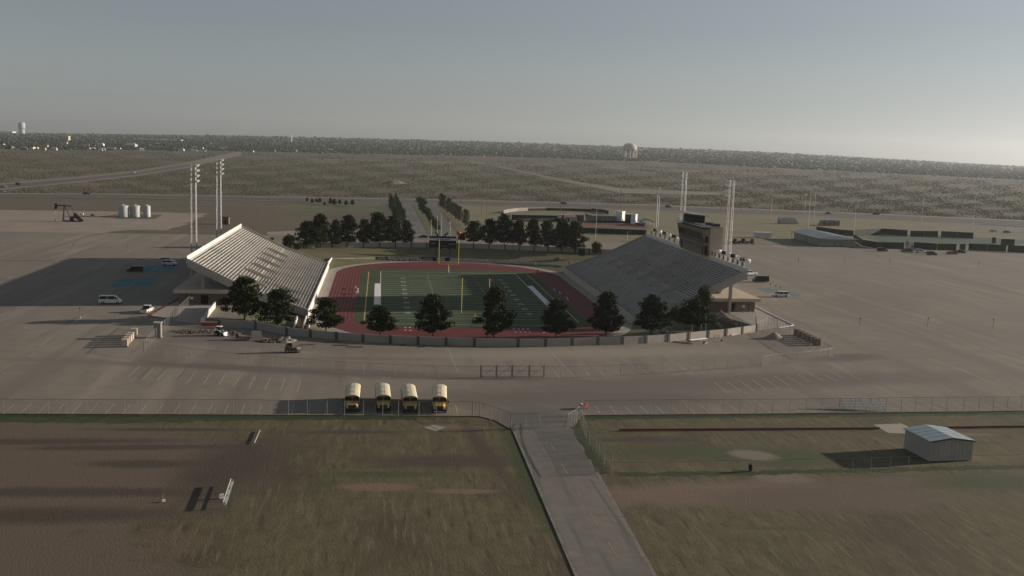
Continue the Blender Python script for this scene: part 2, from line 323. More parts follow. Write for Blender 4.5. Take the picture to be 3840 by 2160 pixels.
M['windscreen'] = pmat('windscreen', (.016, .021, .017), (.024, .03, .022), .3)
M['court'] = pmat('court', (.075, .105, .085), (.065, .09, .075), .2)
M['infield'] = pmat('infield', (.155, .072, .052), (.125, .06, .045), .3)
M['tank_white'] = pmat('tank_white', (.45, .46, .45), (.38, .39, .38), .4, rough=.5)
M['rubble'] = pmat('rubble', (.075, .055, .045), (.15, .115, .095), 2., bump=.5)
M['tower_paint'] = pmat('tower_paint', (.46, .40, .37), (.40, .36, .33), .1)
M['skin'] = pmat('skin', (.30, .19, .14))
def chain_link():
    m = bpy.data.materials.new('chain_link'); m.use_nodes = True; nt = m.node_tree; N = nt.nodes; L = nt.links
    uv = N.new('ShaderNodeUVMap'); sp = N.new('ShaderNodeSeparateXYZ'); L.new(uv.outputs[0], sp.inputs[0])
    outs = []
    for op in ('ADD', 'SUBTRACT'):
        a = N.new('ShaderNodeMath'); a.operation = op; L.new(sp.outputs[0], a.inputs[0]); L.new(sp.outputs[1], a.inputs[1])
        b = N.new('ShaderNodeMath'); b.operation = 'DIVIDE'; b.inputs[1].default_value = .08; L.new(a.outputs[0], b.inputs[0])
        c = N.new('ShaderNodeMath'); c.operation = 'FRACT'; L.new(b.outputs[0], c.inputs[0])
        d = N.new('ShaderNodeMath'); d.operation = 'LESS_THAN'; d.inputs[1].default_value = .05; L.new(c.outputs[0], d.inputs[0]); outs.append(d)
    mx = N.new('ShaderNodeMath'); mx.operation = 'MAXIMUM'; L.new(outs[0].outputs[0], mx.inputs[0]); L.new(outs[1].outputs[0], mx.inputs[1])
    b = N['Principled BSDF']; b.inputs['Base Color'].default_value = (.22, .22, .21, 1); b.inputs['Metallic'].default_value = .3; b.inputs['Roughness'].default_value = .5
    tr = N.new('ShaderNodeBsdfTransparent'); ms = N.new('ShaderNodeMixShader')
    L.new(mx.outputs[0], ms.inputs[0]); L.new(tr.outputs[0], ms.inputs[1]); L.new(b.outputs[0], ms.inputs[2]); L.new(ms.outputs[0], N['Material Output'].inputs[0])
    return m
M['chain'] = chain_link()
_cm = {}
def car_paint(c):
    if c not in _cm: _cm[c] = pmat('car_paint', c, rough=.3, spec=.5)
    return _cm[c]
# ================================================================== GROUND
def struct(o): o['kind'] = 'structure'; return o
def tri_sheet(name, loops, mat, parent=None, z=None):
    vs = [Vector(p) for lp in loops for p in lp]
    mb = MB(); tris = tessellate_polygon([[Vector((p[0], p[1], 0)) for p in lp] for lp in loops])
    out = []
    for t in tris:
        a, b, c = (vs[i] for i in t)
        out.append(t if (b-a).cross(c-a).z > 0 else t[::-1])
    mb.add(vs, out); return mb.build(name, mat, parent)
def sheet(name, pts, z, mat, jitter=0., parent=None, step=None, world=False):
    w = [np.array([q[0], q[1], z]) if world else P(q[0], q[1], z) for q in pts]
    if jitter:
        o = []; n = len(w)
        for i in range(n):
            a, b = w[i], w[(i+1) % n]; d = math.dist(a, b); k = max(1, min(60, int(d/(step or jitter*1.6))))
            nrm = np.array([-(b-a)[1], (b-a)[0], 0])/max(d, 1e-6)
            ph = random.random()*9
            for j in range(k):
                s = j/k; amp = jitter*(math.sin(s*k*.9+ph)*.5 + random.uniform(-.7, .7))*(0 if j == 0 else 1)
                o.append(a + (b-a)*s + nrm*amp)
        w = o
    o = tri_sheet(name, [w], mat, parent)
    return o if parent else struct(o)
LAY = [-.15]
def layer(): LAY[0] += .0035; return LAY[0]

# desert: rings from the edge of the stadium block to beyond the horizon
def build_desert():
    na = 240; rad = [128.] + list(np.geomspace(170, 9800, 46)); vs = []; fs = []
    for r in rad:
        for i in range(na):
            a = 2*math.pi*i/na; x = r*math.cos(a); y = 5+r*math.sin(a)
            vs.append((x, y, H(x, y)-.16 + (0 if r < 1300 else random.uniform(-.4, .4))))
    for k in range(len(rad)-1):
        for i in range(na): fs.append((k*na+i, (k+1)*na+i, (k+1)*na+(i+1) % na, k*na+(i+1) % na))
    mb = MB(); mb.add(vs, fs); return struct(mb.build('desert_ground', M['desert'], smooth=True))
build_desert()

# car park with the stadium bowl cut out of it
lot_px = [(-900, 864), (0, 868), (790, 880), (1120, 883), (1560, 886), (2000, 890), (2180, 905), (2330, 908), (2700, 915), (2880, 918), (3060, 924), (3300, 932), (3840, 948), (4500, 968), (4900, 1540),
          (3840, 1541), (2880, 1551), (2190, 1557), (2172, 1575), (2152, 1603), (1920, 1612), (1858, 1577), (1795, 1560), (960, 1555), (0, 1551), (-900, 1549)]
lot_loop = [tuple(P(x, y, 0)) for x, y in lot_px]
hole = [(BC[0]+r*math.cos(a), BC[1]+r*math.sin(a), 0.) for a, r in zip(TH[::3], ROUT[::3])]
lot = struct(tri_sheet('car_park', [lot_loop, hole], M['asphalt']))

# bowl: grass banks down to the playing level
def build_bowl():
    mb = MB(); n = 240; idx = range(0, 720, 3); ks = 6
    for k in range(ks+1):
        t = k/ks; s = t*t*(3-2*t)
        for i in idx:
            a = TH[i]; r = ROUT[i]*(1-t)+RIN[i]*t
            mb.v.append((BC[0]+r*math.cos(a), BC[1]+r*math.sin(a), FZ*t))
    for k in range(ks):
        for i in range(n): mb.f.append((k*n+i, k*n+(i+1) % n, (k+1)*n+(i+1) % n, (k+1)*n+i)); mb.m.append(0)
    return struct(mb.build('grass_bank', M['berm_grass']))
build_bowl()
inner = [(BC[0]+r*math.cos(a), BC[1]+r*math.sin(a), FZ) for a, r in zip(TH[::3], RIN[::3])]
struct(tri_sheet('stadium_apron', [inner], M['apron']))
track = struct(tri_sheet('running_track', [[(x, y, FZ+.004) for x, y in stadium_pts(40., n=48)]], M['track']))
for k in range(9):                              # lane lines
    r = 31.6+k*1.04; a = stadium_pts(r+.05, n=60); b = stadium_pts(r-.05, n=60); mb = MB(); n = len(a)
    mb.add([(x, y, FZ+.012) for x, y in a]+[(x, y, FZ+.012) for x, y in b], [(i, (i+1) % n, n+(i+1) % n, n+i) for i in range(n)])
    mb.build('lane_line', M['lane_paint'], track)
def rrect(x0, x1, y0, y1, r, n=10):
    o = []
    for cx, cy, a0 in ((x1-r, y1-r, 0), (x0+r, y1-r, 90), (x0+r, y0+r, 180), (x1-r, y0+r, 270)):
        o += [(cx+r*math.cos(R(a0+90*i/n)), cy+r*math.sin(R(a0+90*i/n))) for i in range(n+1)]
    return o
turf = struct(tri_sheet('playing_field', [[(x, y, FZ+.016) for x, y in rrect(-31.2, 31.2, -58.5, 63, 9)]], M['turf']))
ZF = FZ+.022
def fline(x0, y0, x1, y1, w, mat='paint', name='field_line', z=ZF):
    d = math.hypot(x1-x0, y1-y0); nx, ny = -(y1-y0)/d*w/2, (x1-x0)/d*w/2
    MB().quad((x0-nx, y0-ny, z), (x1-nx, y1-ny, z), (x1+nx, y1+ny, z), (x0+nx, y0+ny, z)).build(name, M[mat], turf)
SW = 24.38
for k in range(-10, 11): fline(-SW+.1, k*4.572, SW-.1, k*4.572, .17, name='yard_line')
fline(-SW, 54.86, SW, 54.86, .2); fline(-SW, -54.86, SW, -54.86, .2)
for s in (-1, 1): fline(s*SW, -54.9, s*SW, 54.9, .22, z=ZF+.004, name='side_line')
for s in (-1, 1):
    fline(s*28.6, -50, s*28.6, 53, .3, mat='orange_paint', name='restraining_line')
    MB().quad((s*SW, -22.86, ZF+.008), (s*(SW+1.9), -22.86, ZF+.008), (s*(SW+1.9), 22.4, ZF+.008), (s*SW, 22.4, ZF+.008)).build('coach_box', M['box_white'], turf)
    for k in range(-50, 51):
        if k % 5: fline(s*8.1-.3, k*.9144, s*8.1+.3, k*.9144, .1, name='hash_mark')
    for k, t in enumerate(['1 0', '2 0', '3 0', '4 0', '5 0', '4 0', '3 0', '2 0', '1 0']):
        text_part(t, 2.3, M['box_white'], turf, (s*17.0, -36.576+9.144*k, ZF+.006), (0, 0, R(-90 if s < 0 else 90)), 'yard_number', extrude=.001)
for (a, b) in [(1503, 988), (1549, 988), (1503, 1015), (1553, 1017)]:
    q = P(*TP('b1', a, b), FZ); MB().box((q[0], q[1], FZ+.02), (.5, .8, .008)).build('lane_mark', M['white'], track)
for (a, b) in [(20, 1003), (68, 1003), (113, 1003), (160, 1003), (38, 1033), (86, 1033), (133, 1033), (180, 1033), (322, 1037)]:
    q = P(*TP('b2', a, b), FZ); MB().box((q[0], q[1], FZ+.02), (.5, .8, .008)).build('lane_mark', M['white'], track)

# open ground behind the car park
sheet('brown_field', [(-900, 742), (0, 742), (700, 752), (1460, 764), (1570, 768), (1600, 886), (1120, 884), (790, 881), (-900, 866)], layer(), M['brown_field'], 2.)
sheet('oil_pad_dirt', [(-900, 783), (0, 787), (400, 793), (640, 797), (780, 801), (690, 845), (560, 878), (0, 869), (-900, 866)], layer(), M['dirt'], 1.5)
sheet('tank_pad', [(365, 812), (470, 800), (610, 806), (580, 822), (450, 821)], layer(), M['brown_field'], .8)
sheet('brown_field', [(400, 870), (480, 862), (590, 862), (640, 874), (700, 882), (420, 877)], layer(), M['brown_field'], .8)
sheet('lawn', [(1020, 775), (1150, 760), (1445, 762), (1458, 800), (1300, 792), (1060, 790)], layer(), M['green_grass'], 1.5)
sheet('brown_field', [(1010, 885), (1000, 870), (1180, 862), (1460, 866), (1550, 885)], layer(), M['dirt'], 1.)
sheet('athletic_grass', [(1640, 764), (2000, 772), (2460, 780), (2880, 800), (3400, 826), (4600, 900), (4600, 968), (3840, 946), (3060, 922), (2880, 916), (2700, 913), (2330, 906), (2180, 903), (1760, 888)], layer(), M['field_grass'], 2.)
sheet('entrance_drive', [(1492, 764), (1542, 766), (1607, 887), (1545, 887), (1510, 830)], layer(), M['drive'])
sheet('median_lawn', [(1545, 765), (1580, 765), (1650, 887), (1610, 887)], layer(), M['green_grass'])
sheet('entrance_drive', [(1583, 766), (1636, 767), (1720, 888), (1660, 888)], layer(), M['asphalt_patch'])
sheet('lawn_verge', [(1640, 767), (1652, 767), (1760, 880), (1728, 884)], layer(), M['berm_grass'])
sheet('side_road', [(3420, 818), (3500, 820), (3840, 862), (4400, 935), (4400, 960), (3840, 884), (3600, 848)], layer(), M['drive'])
sheet('infield', [(2175, 832), (2400, 832), (2440, 860), (2180, 855)], layer(), M['infield'])
sheet('tennis_court', [(3230, 888), (3500, 880), (3840, 900), (3840, 915), (3480, 920), (3330, 912)], layer(), M['court'])

# highways
def ribbon(name, top, bot, mat, dz):
    mb = MB(); n = len(top); vs = []
    for q in top+bot: a = PT(*q); vs.append((a[0], a[1], a[2]+dz))
    for i in range(n-1): mb.f.append((n+i, n+i+1, i+1, i)); mb.m.append(0)
    mb.v = vs; return struct(mb.build(name, M[mat]))
def dens(pts, k=10):
    o = []
    for (a, b), (c, d) in zip(pts[:-1], pts[1:]): o += [(a+(c-a)*i/k, b+(d-b)*i/k) for i in range(k)]
    return o+[pts[-1]]
hw_top = [(-400, 727), (0, 728), (480, 730), (960, 739), (1500, 748), (1920, 757), (2400, 770), (2880, 789), (3300, 806), (3840, 830), (4300, 850)]
hw_bot = [(-400, 736), (0, 737), (480, 741), (960, 751), (1500, 761), (1920, 771), (2400, 784), (2880, 802), (3300, 819), (3840, 846), (4300, 868)]
ribbon('road_shoulder', dens([(x, y-4) for x, y in hw_top]), dens([(x, y+2) for x, y in hw_bot]), 'shoulder', .02)
ribbon('highway', dens(hw_top), dens(hw_bot), 'highway', .05)
h2_top = [(-400, 716), (0, 694), (300, 668), (520, 645), (700, 615), (850, 583), (905, 575)]
h2_bot = [(-400, 730), (0, 708), (300, 679), (520, 655), (700, 625), (850, 590), (905, 579)]
ribbon('road_shoulder', dens([(x, y-6) for x, y in h2_top]), dens([(x, y+5) for x, y in h2_bot]), 'shoulder', .02)
ribbon('highway', dens(h2_top), dens(h2_bot), 'highway', .05)
ribbon('dirt_track', dens([(880, 582), (960, 591), (1400, 600), (1920, 614), (2400, 632), (2880, 651), (3300, 668)]), dens([(880, 584), (960, 593), (1400, 602.5), (1920, 617), (2400, 635), (2880, 654), (3300, 670)]), 'shoulder', .03)
ribbon('dirt_track', dens([(1760, 603), (1850, 618), (2100, 672), (2330, 706), (2560, 716), (2700, 723)]), dens([(1760, 607), (1850, 622), (2100, 678), (2330, 724), (2560, 730), (2700, 731)]), 'shoulder', .04)

# foreground fields on both sides of the drive
DL = [P(*TP('c2', 30, 655)), P(*TP('c2', 360, 1412))]; DR = [P(*TP('c2', 600, 640)), P(*TP('c2', 1030, 1412))]
dl2 = DL[0]+(DL[1]-DL[0])*2.2; dr2 = DR[0]+(DR[1]-DR[0])*2.2
sheet('foreground_field', [(-700, 1549), (0, 1551), (960, 1555), (1795, 1560), (1858, 1577), (1920, 1612), (1932, 1616), (2145, 1609), (2155, 1600), (2190, 1557), (2880, 1551), (3840, 1541), (4700, 1536), (4900, 2400), (-1000, 2400)], layer(), M['near_grass'])
sheet('verge_grass', [(-700, 1551), (0, 1552), (960, 1557), (1600, 1560), (1560, 1574), (960, 1576), (480, 1588), (200, 1585), (-700, 1580)], layer(), M['lush_grass'], .5)
sheet('verge_grass', [(2195, 1558), (2880, 1553), (3840, 1543), (4600, 1538), (4600, 1556), (3840, 1556), (2880, 1567), (2200, 1575)], layer(), M['lush_grass'], .4)
sheet('verge_grass', [(2145, 1612), (2170, 1585), (2200, 1640), (2290, 1770), (2260, 1780), (2190, 1690)], layer(), M['lush_grass'], .4)
#sheet('verge_grass', [(1925, 1640), (1945, 1690), (1985, 1790), (2040, 1900), (1980, 1900), (1950, 1780)], layer(), M['lush_grass'], .5)
sheet('verge_grass', [(2290, 1772), (2600, 1768), (2880, 1764), (3840, 1743), (4600, 1730), (4600, 1746), (3840, 1757), (2880, 1780), (2700, 1784), (2330, 1786)], layer(), M['lush_grass'], .5)
#sheet('verge_grass', [(2780, 1690), (2900, 1672), (3060, 1680), (3180, 1700), (3160, 1745), (2950, 1760), (2800, 1745)], layer(), M['lush_grass'], 1.)
sheet('concrete_slab', [TP('c1', 1688, 628), TP('c1', 1780, 598), TP('c1', 1912, 622), TP('c1', 1820, 662)], layer(), M['wall_block'])
sheet('concrete_slab', [TP('c3', 1060, 595), TP('c3', 1340, 585), TP('c3', 1440, 628), TP('c3', 1480, 690), TP('c3', 1210, 680)], layer(), M['apron'])
drive = sheet('drive', [(DL[0][0]-.1, DL[0][1]+4), (DL[0][0], DL[0][1]), (dl2[0], dl2[1]), (dr2[0], dr2[1]), (DR[0][0], DR[0][1]), (DR[0][0]-.6, DR[0][1]+4)], .004, M['drive'], jitter=.22, step=1.1, world=True)
sheet('patched_surface', [TP('c2', 230, 660), TP('c2', 598, 645), TP('c2', 850, 1105), TP('c2', 480, 1105), TP('c2', 385, 890), TP('c2', 300, 765)], .008, M['asphalt_patch'], parent=drive)
def stripe(parent, p0, p1, w, mat, z, name):
    a = P(*p0, z); b = P(*p1, z); d = (b-a)/np.linalg.norm(b-a); n = np.array([-d[1], d[0], 0])*w/2
    return MB().quad(a-n, b-n, b+n, a+n).build(name, M[mat], parent)
for a, b in [((395, 800), (435, 865)), ((495, 990), (562, 1090)), ((620, 1215), (690, 1325)), ((775, 1470), (860, 1610)), ((960, 1770), (1060, 1930))]:
    stripe(drive, TP('c2', *a), TP('c2', *b), .13, 'yellow_paint', .014, 'centre_dash')
for pts in ([(230, 655), (300, 762), (385, 890), (480, 1103), (850, 1105)], [(790, 1145), (970, 1412), (1180, 1720)]):
    for a, b in zip(pts[:-1], pts[1:]): stripe(drive, TP('c2', *a), TP('c2', *b), .22, 'asphalt_patch', .012, 'tar_seam')
for side, (e0, e1) in (('w', (DL[0], dl2)), ('e', (DR[0], dr2))):
    k = thing('kerb', (e0+e1)/2, f"low concrete kerb along the {'left' if side == 'w' else 'right'} edge of the foreground drive", 'kerb'); s = -.2 if side == 'w' else .2
    if side == 'e': e0 = e0+(e1-e0)*.28
    nseg = 16
    for i in range(nseg):
        a = e0+(e1-e0)*(i/nseg); b = e0+(e1-e0)*((i+.985)/nseg)
        MB().beam((a[0]+s*.6, a[1], -.056), (b[0]+s*.6, b[1], -.056), .5, .1).build('kerb_stone', M['kerb'], k, off=(e0*0+k.location))

# parking bay lines
def bays(tile, lst, w=.12, mat='lot_paint', y0=None, y1=None, parent=lot):
    for q in lst:
        a, b, c, d = q if len(q) == 4 else (q[0], y0, q[1], y1)
        stripe(parent, TP(tile, a, b), TP(tile, c, d), w, mat, .005, 'bay_line')
bays('c0', [(40, 145), (205, 315), (380, 480), (560, 645), (725, 815), (895, 975), (1065, 1150), (1235, 1320), (1400, 1478), (1572, 1648), (1745, 1815), (1915, 1970), (2088, 2142), (2258, 2300), (2428, 2465)], y0=482, y1=388)
bays('c1', [(22, 55), (190, 215), (360, 380), (530, 548), (693, 710), (857, 862), (1030, 1035), (1197, 1197), (1368, 1362), (1530, 1515), (1697, 1682), (1865, 1845), (2032, 2007)], y0=494, y1=392)
bays('c0', [(1285, 120, 1410, 5), (1435, 142, 1552, 20), (1580, 150, 1692, 35), (1735, 160, 1845, 42), (1875, 185, 1975, 60), (2045, 192, 2125, 72), (2200, 195, 2268, 88), (2345, 215, 2430, 95), (2505, 228, 2566, 112), (0, 55, 110, 0)])
bays('c1', [(90, 240, 150, 122), (248, 257, 290, 137), (413, 267, 450, 153)])
bays('c2', [(430, 62, 478, 122), (735, 55, 792, 115), (878, 52, 945, 112), (1020, 48, 1095, 103), (1162, 45, 1245, 100), (1300, 38, 1385, 92), (1445, 35, 1540, 85), (1570, 27, 1665, 72), (1703, 18, 1800, 65), (1835, 10, 1940, 52), (1960, 5, 2050, 40), (2090, 0, 2150, 22)])
bays('c2', [(690, 440, 735, 500), (835, 405, 890, 487), (985, 408, 1050, 488), (1135, 405, 1210, 488), (1285, 405, 1375, 488), (1445, 405, 1530, 487), (1590, 405, 1690, 487), (1740, 395, 1840, 485), (1890, 392, 1998, 485), (2045, 398, 2148, 484), (2185, 395, 2290, 480), (2340, 395, 2455, 480), (2490, 395, 2606, 480)])
bays('c3', [(60, 400, 180, 476), (205, 400, 330, 474), (350, 398, 480, 472), (500, 400, 620, 468), (1200, 405, 1330, 462), (1340, 400, 1450, 460), (1480, 395, 1600, 459), (1625, 395, 1750, 458), (1745, 390, 1880, 455), (1870, 385, 2010, 452), (2005, 385, 2150, 452), (2160, 390, 2310, 452), (2280, 385, 2420, 448), (2415, 385, 2560, 448)])
bays('c2', [(2030, 170, 2180, 275), (2160, 160, 2305, 262), (2285, 148, 2435, 258), (2410, 138, 2560, 245), (2530, 125, 2690, 235)])
bays('c3', [(60, 108, 220, 205), (195, 108, 345, 200), (300, 90, 430, 170), (410, 75, 550, 155), (545, 85, 690, 160), (640, 70, 760, 130), (770, 65, 940, 150), (1850, 5, 2450, 265)])
bays('b0', [(0, 255, 560, 95), (170, 790, 760, 490), (800, 430, 1100, 330), (1170, 650, 1415, 500), (1500, 432, 1620, 362), (0, 535, 130, 480), (0, 870, 100, 820), (700, 970, 880, 850), (250, 1440, 20, 1449), (400, 1170, 520, 1080), (300, 1280, 360, 1240), (1190, 270, 1600, 90), (560, 310, 1180, 60)], w=.16)
bays('b3', [(750, 905, 985, 1005), (1440, 930, 1870, 1090), (1960, 1140, 2576, 1340), (240, 700, 330, 745), (2100, 760, 2250, 805), (1400, 770, 1560, 820), (900, 840, 1000, 870), (1010, 900, 1500, 1080), (2170, 1160, 2576, 1290), (1600, 1290, 2050, 1445)], w=.16)
stripe(lot, TP('b1', 1925, 1180), TP('c1', 2033, 75), .12, 'lot_paint', .006, 'bay_line'); stripe(lot, TP('b2', 350, 1190), TP('c2', 640, 122), .12, 'lot_paint', .006, 'bay_line')
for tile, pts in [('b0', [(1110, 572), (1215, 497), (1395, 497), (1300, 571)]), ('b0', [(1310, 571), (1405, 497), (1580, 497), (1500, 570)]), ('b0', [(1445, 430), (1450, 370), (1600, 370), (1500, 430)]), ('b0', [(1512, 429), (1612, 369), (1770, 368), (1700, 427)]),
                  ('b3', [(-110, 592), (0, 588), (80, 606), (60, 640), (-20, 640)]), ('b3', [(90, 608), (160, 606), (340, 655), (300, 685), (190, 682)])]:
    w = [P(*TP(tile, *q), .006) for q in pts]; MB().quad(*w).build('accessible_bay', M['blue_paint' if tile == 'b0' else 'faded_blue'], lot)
# concrete walks in front of the two concourse buildings
sheet('concrete_walk', [TP('b0', 1520, 868), TP('b0', 1895, 640), TP('b0', 2150, 750), TP('b0', 2010, 960), TP('b0', 1700, 905)], .012, M['apron'])
sheet('concrete_walk', [TP('b2', 2440, 760), TP('b2', 2840, 960), TP('b2', 2460, 1020), TP('b2', 2420, 965), TP('b2', 2140, 815)], .012, M['apron'])
# ================================================================== STADIUM
NR = 40; DX = (74.0-43.2)/NR; XF = 43.2
def row_z(i): return FZ+1.45 + (.27*i if i <= 19 else .27*19 + .372*(i-19))
VOM = [-32, -17.5, -3, 11.5, 26, 40.5]; V0, V1 = 17, 25
def stand(s, y0, y1, name_lbl, pbox=None):
    root = thing('grandstand', (s*58, (y0+y1)/2, 0), name_lbl, 'grandstand'); off = root.location
    aisles = list(np.linspace(y0+1, y1-1, 13))
    deck = MB()
    def segs(i):
        if V0 <= i < V1:
            e = [y0]; 
            for v in VOM: e += [v-1.0, v+1.0]
            e.append(y1); return [(e[k], e[k+1]) for k in range(0, len(e), 2)]
        return [(y0, y1)]
    for i in range(NR):
        xa, xb, z, zn = XF+i*DX, XF+(i+1)*DX, row_z(i), row_z(i+1)
        for a, b in segs(i):
            t = [(s*xa, a, z), (s*xb, a, z), (s*xb, b, z), (s*xa, b, z)]; deck.quad(*(t if s > 0 else t[::-1]))
            t = [(s*xb, a, z), (s*xb, a, zn), (s*xb, b, zn), (s*xb, b, z)]; deck.quad(*(t[::-1] if s > 0 else t))
    d = deck.build('seating_deck', M['tread'], root, off=off)
    # benches: one plank row each, parted at the stairwells
    for i in range(NR):
        x = XF+(i+.62)*DX; z = row_z(i)+.42; cuts = [(y0+.4, y1-.4)]
        if V0-1 <= i <= V1:
            ed = [y0+.4]+[e for v in VOM for e in (v-1.3, v+1.3)]+[y1-.4]; cuts = list(zip(ed[::2], ed[1::2]))
        for l, h in cuts:
            if h-l > .6: MB().prism([(s*(x-.14), l, z-.025), (s*(x-.14), l, z+.025), (s*(x+.14), l, z+.025), (s*(x+.14), l, z-.025), (s*(x+.04), l, z-.025), (s*(x+.04), l, z-.3), (s*x, l, z-.3), (s*x, l, z-.025)], (0, h-l, 0)).build('bench_row', M['bench'], root, off=off)
    for v in VOM:                                  # stairwell openings
        mb = MB(); xa, xb = XF+V0*DX, XF+V1*DX; za, zb = row_z(V0), row_z(V1)
        for k in (-1, 1):
            y = v+k*1.0
            mb.prism([(s*xa, y, za-2.4), (s*xb, y, za-2.4), (s*xb, y, zb+.55), (s*xa, y, za+.55)], (0, k*.16, 0))
        mb.prism([(s*xb, v-1.16, za-2.4), (s*(xb+.16), v-1.16, za-2.4), (s*(xb+.16), v-1.16, zb+.55), (s*xb, v-1.16, zb+.55)], (0, 2.32, 0))
        mb.box((s*(xa+xb)/2, v, za-2.45), (xb-xa, 2.0, .1)); mb.build('stairwell', M['concrete'], root, off=off)
    # aisle handrails
    for a in aisles:
        for i in range(0, NR, 5):
            x = XF+(i+.5)*DX
            if V0-2 <= i <= V1+1 and min(abs(a-v) for v in VOM) < 1.8: continue
            z = row_z(i); MB().prism([(s*x, a, z), (s*(x+.06), a, z), (s*(x+.06), a, z+.86), (s*(x+DX*1.7), a, z+1.40), (s*(x+DX*1.7), a, z+1.46), (s*x, a, z+.92)], (0, .06, 0)).build('aisle_handrail', M['fence_metal'], root, off=off)
    # structure: back parapet, end parapets, fascia, underside, rear beam, columns
    zt = row_z(NR); xb = XF+NR*DX
    MB().box((s*(xb+.12), (y0+y1)/2, zt+.35), (.24, y1-y0+.5, 1.9)).build('back_parapet', M['pale_concrete'], root, off=off)
    prof = [(XF+i*DX, row_z(i)) for i in range(0, NR+1)]
    for y, k in ((y0, -1), (y1, 1)):
        up = [(s*x, y, z+.75) for x, z in prof]; lo = [(s*x, y, max(z-1.5, FZ) if x < 60 else z-1.5) for x, z in prof[::-1]]
        mb = MB(); mb.prism(up+lo, (0, k*.3, 0)); mb.build('end_parapet', M['concrete'], root, off=off)
    mb = MB()
    for i in range(len(prof)-1):
        (xa, za), (xc, zc) = prof[i], prof[i+1]
        if xa > 56: mb.quad((s*xa, y0, za-.6), (s*xa, y1, za-.6), (s*xc, y1, zc-.6), (s*xc, y0, zc-.6))
    mb.build('underside', M['dark_concrete'], root, off=off)
    MB().box((s*(xb+.1), (y0+y1)/2, zt-1.25), (.5, y1-y0, 1.3)).build('rear_beam', M['dark_concrete'], root, off=off)
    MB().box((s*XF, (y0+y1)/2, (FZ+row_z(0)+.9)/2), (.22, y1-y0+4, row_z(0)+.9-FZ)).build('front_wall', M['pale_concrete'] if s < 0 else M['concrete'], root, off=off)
    MB().box((s*58.3, (y0+y1)/2, .9), (.3, y1-y0-.4, 2.4)).build('concourse_wall', M['brick'], root, off=off)
    for y in np.arange(y0+1.2, y1, 9.6):
        for x in (70.3,):
            k = int((x-XF)/DX); MB().box((s*x, y, (row_z(k)-.6)/2), (.75, .75, row_z(k)-.6)).build('column', M['concrete'], root, off=off)
            mb = MB(); mb.prism([(s*58.6, y-.2, row_z(20)-.6), (s*73.6, y-.2, row_z(39)-.6), (s*73.6, y-.2, row_z(39)-1.5), (s*58.6, y-.2, row_z(20)-1.8)], (0, .4, 0)); mb.build('raker_beam', M['concrete'], root, off=off)
    return root
LS = stand(-1, -46.5, 60, 'sunlit concrete grandstand with aluminium benches on the left of the field')
RS = stand(1, -50.5, 60, 'shaded concrete grandstand under the press box on the right')
# items fixed along the fence of the left stand front
for (a, b, c, d, nm) in [(740, 398, .5, .9, 'junction_box'), (733, 470, 1.6, 1.7, 'cabinet_door')]:
    q = PX(*TP('b1', a, b), -43.0); MB().box((0, 0, 0), (.14, c, d)).build(nm, M['dark_opening'], LS, off=(LS.location[0]-q[0], LS.location[1]-q[1], LS.location[2]-q[2]))

# concourse buildings below the stands
def concourse(s, x1, yn, lbl):
    root = thing('concourse_building', (s*68, 5, 0), lbl, 'building'); off = root.location
    x0 = 58.9; y1 = 58.; L = y1-yn
    MB().box((s*(x0+x1-1.2)/2, yn+.8+L/2, 1.45), (x1-1.2-x0, L, 2.9)).build('wall', M['brick'], root, off=off)
    MB().box((s*(x0+x1)/2, yn+L/2+.3, 3.35), (x1-x0, L+1.4, .9)).build('roof_slab', M['tan_stucco'], root, off=off)
    yf = yn+.8
    for x, w, h, nm, mt in ((x1-7.6, 1.9, 2.3, 'doorway', 'dark_opening'), (x1-4.4, .75, .6, 'notice_sign', 'white')):
        MB().box((s*x, yf, h/2 if nm == 'doorway' else 1.5), (w, .1, h)).build(nm, M[mt], root, off=off)
    MB().box((s*(x1-3.0), yf-.03, 1.45), (.35, .06, 2.9)).build('pilaster', M['pilaster'], root, off=off)
    for y in np.arange(yn+8, y1-4, 9.): MB().box((s*(x1-1.18), y, 1.1), (.1, 1.6, 2.2)).build('doorway', M['dark_opening'], root, off=off)
    return root
concourse(-1, 77.3, -47.6, 'brown brick concourse building under the sunlit left grandstand')
rc = concourse(1, 79.2, -48.6, 'brown brick concourse building under the shaded right grandstand')
q = PX(*TP('b2', 2140, 640), 68.0); MB().box((68.5, -38.5, 4.6), (4.5, 2.2, 1.6)).build('rooftop_unit', M['brick'], rc, off=rc.location)
MB().box((72.2, -36.2, 4.4), (.5, .4, 1.2)).build('white_vent', M['white'], rc, off=rc.location)

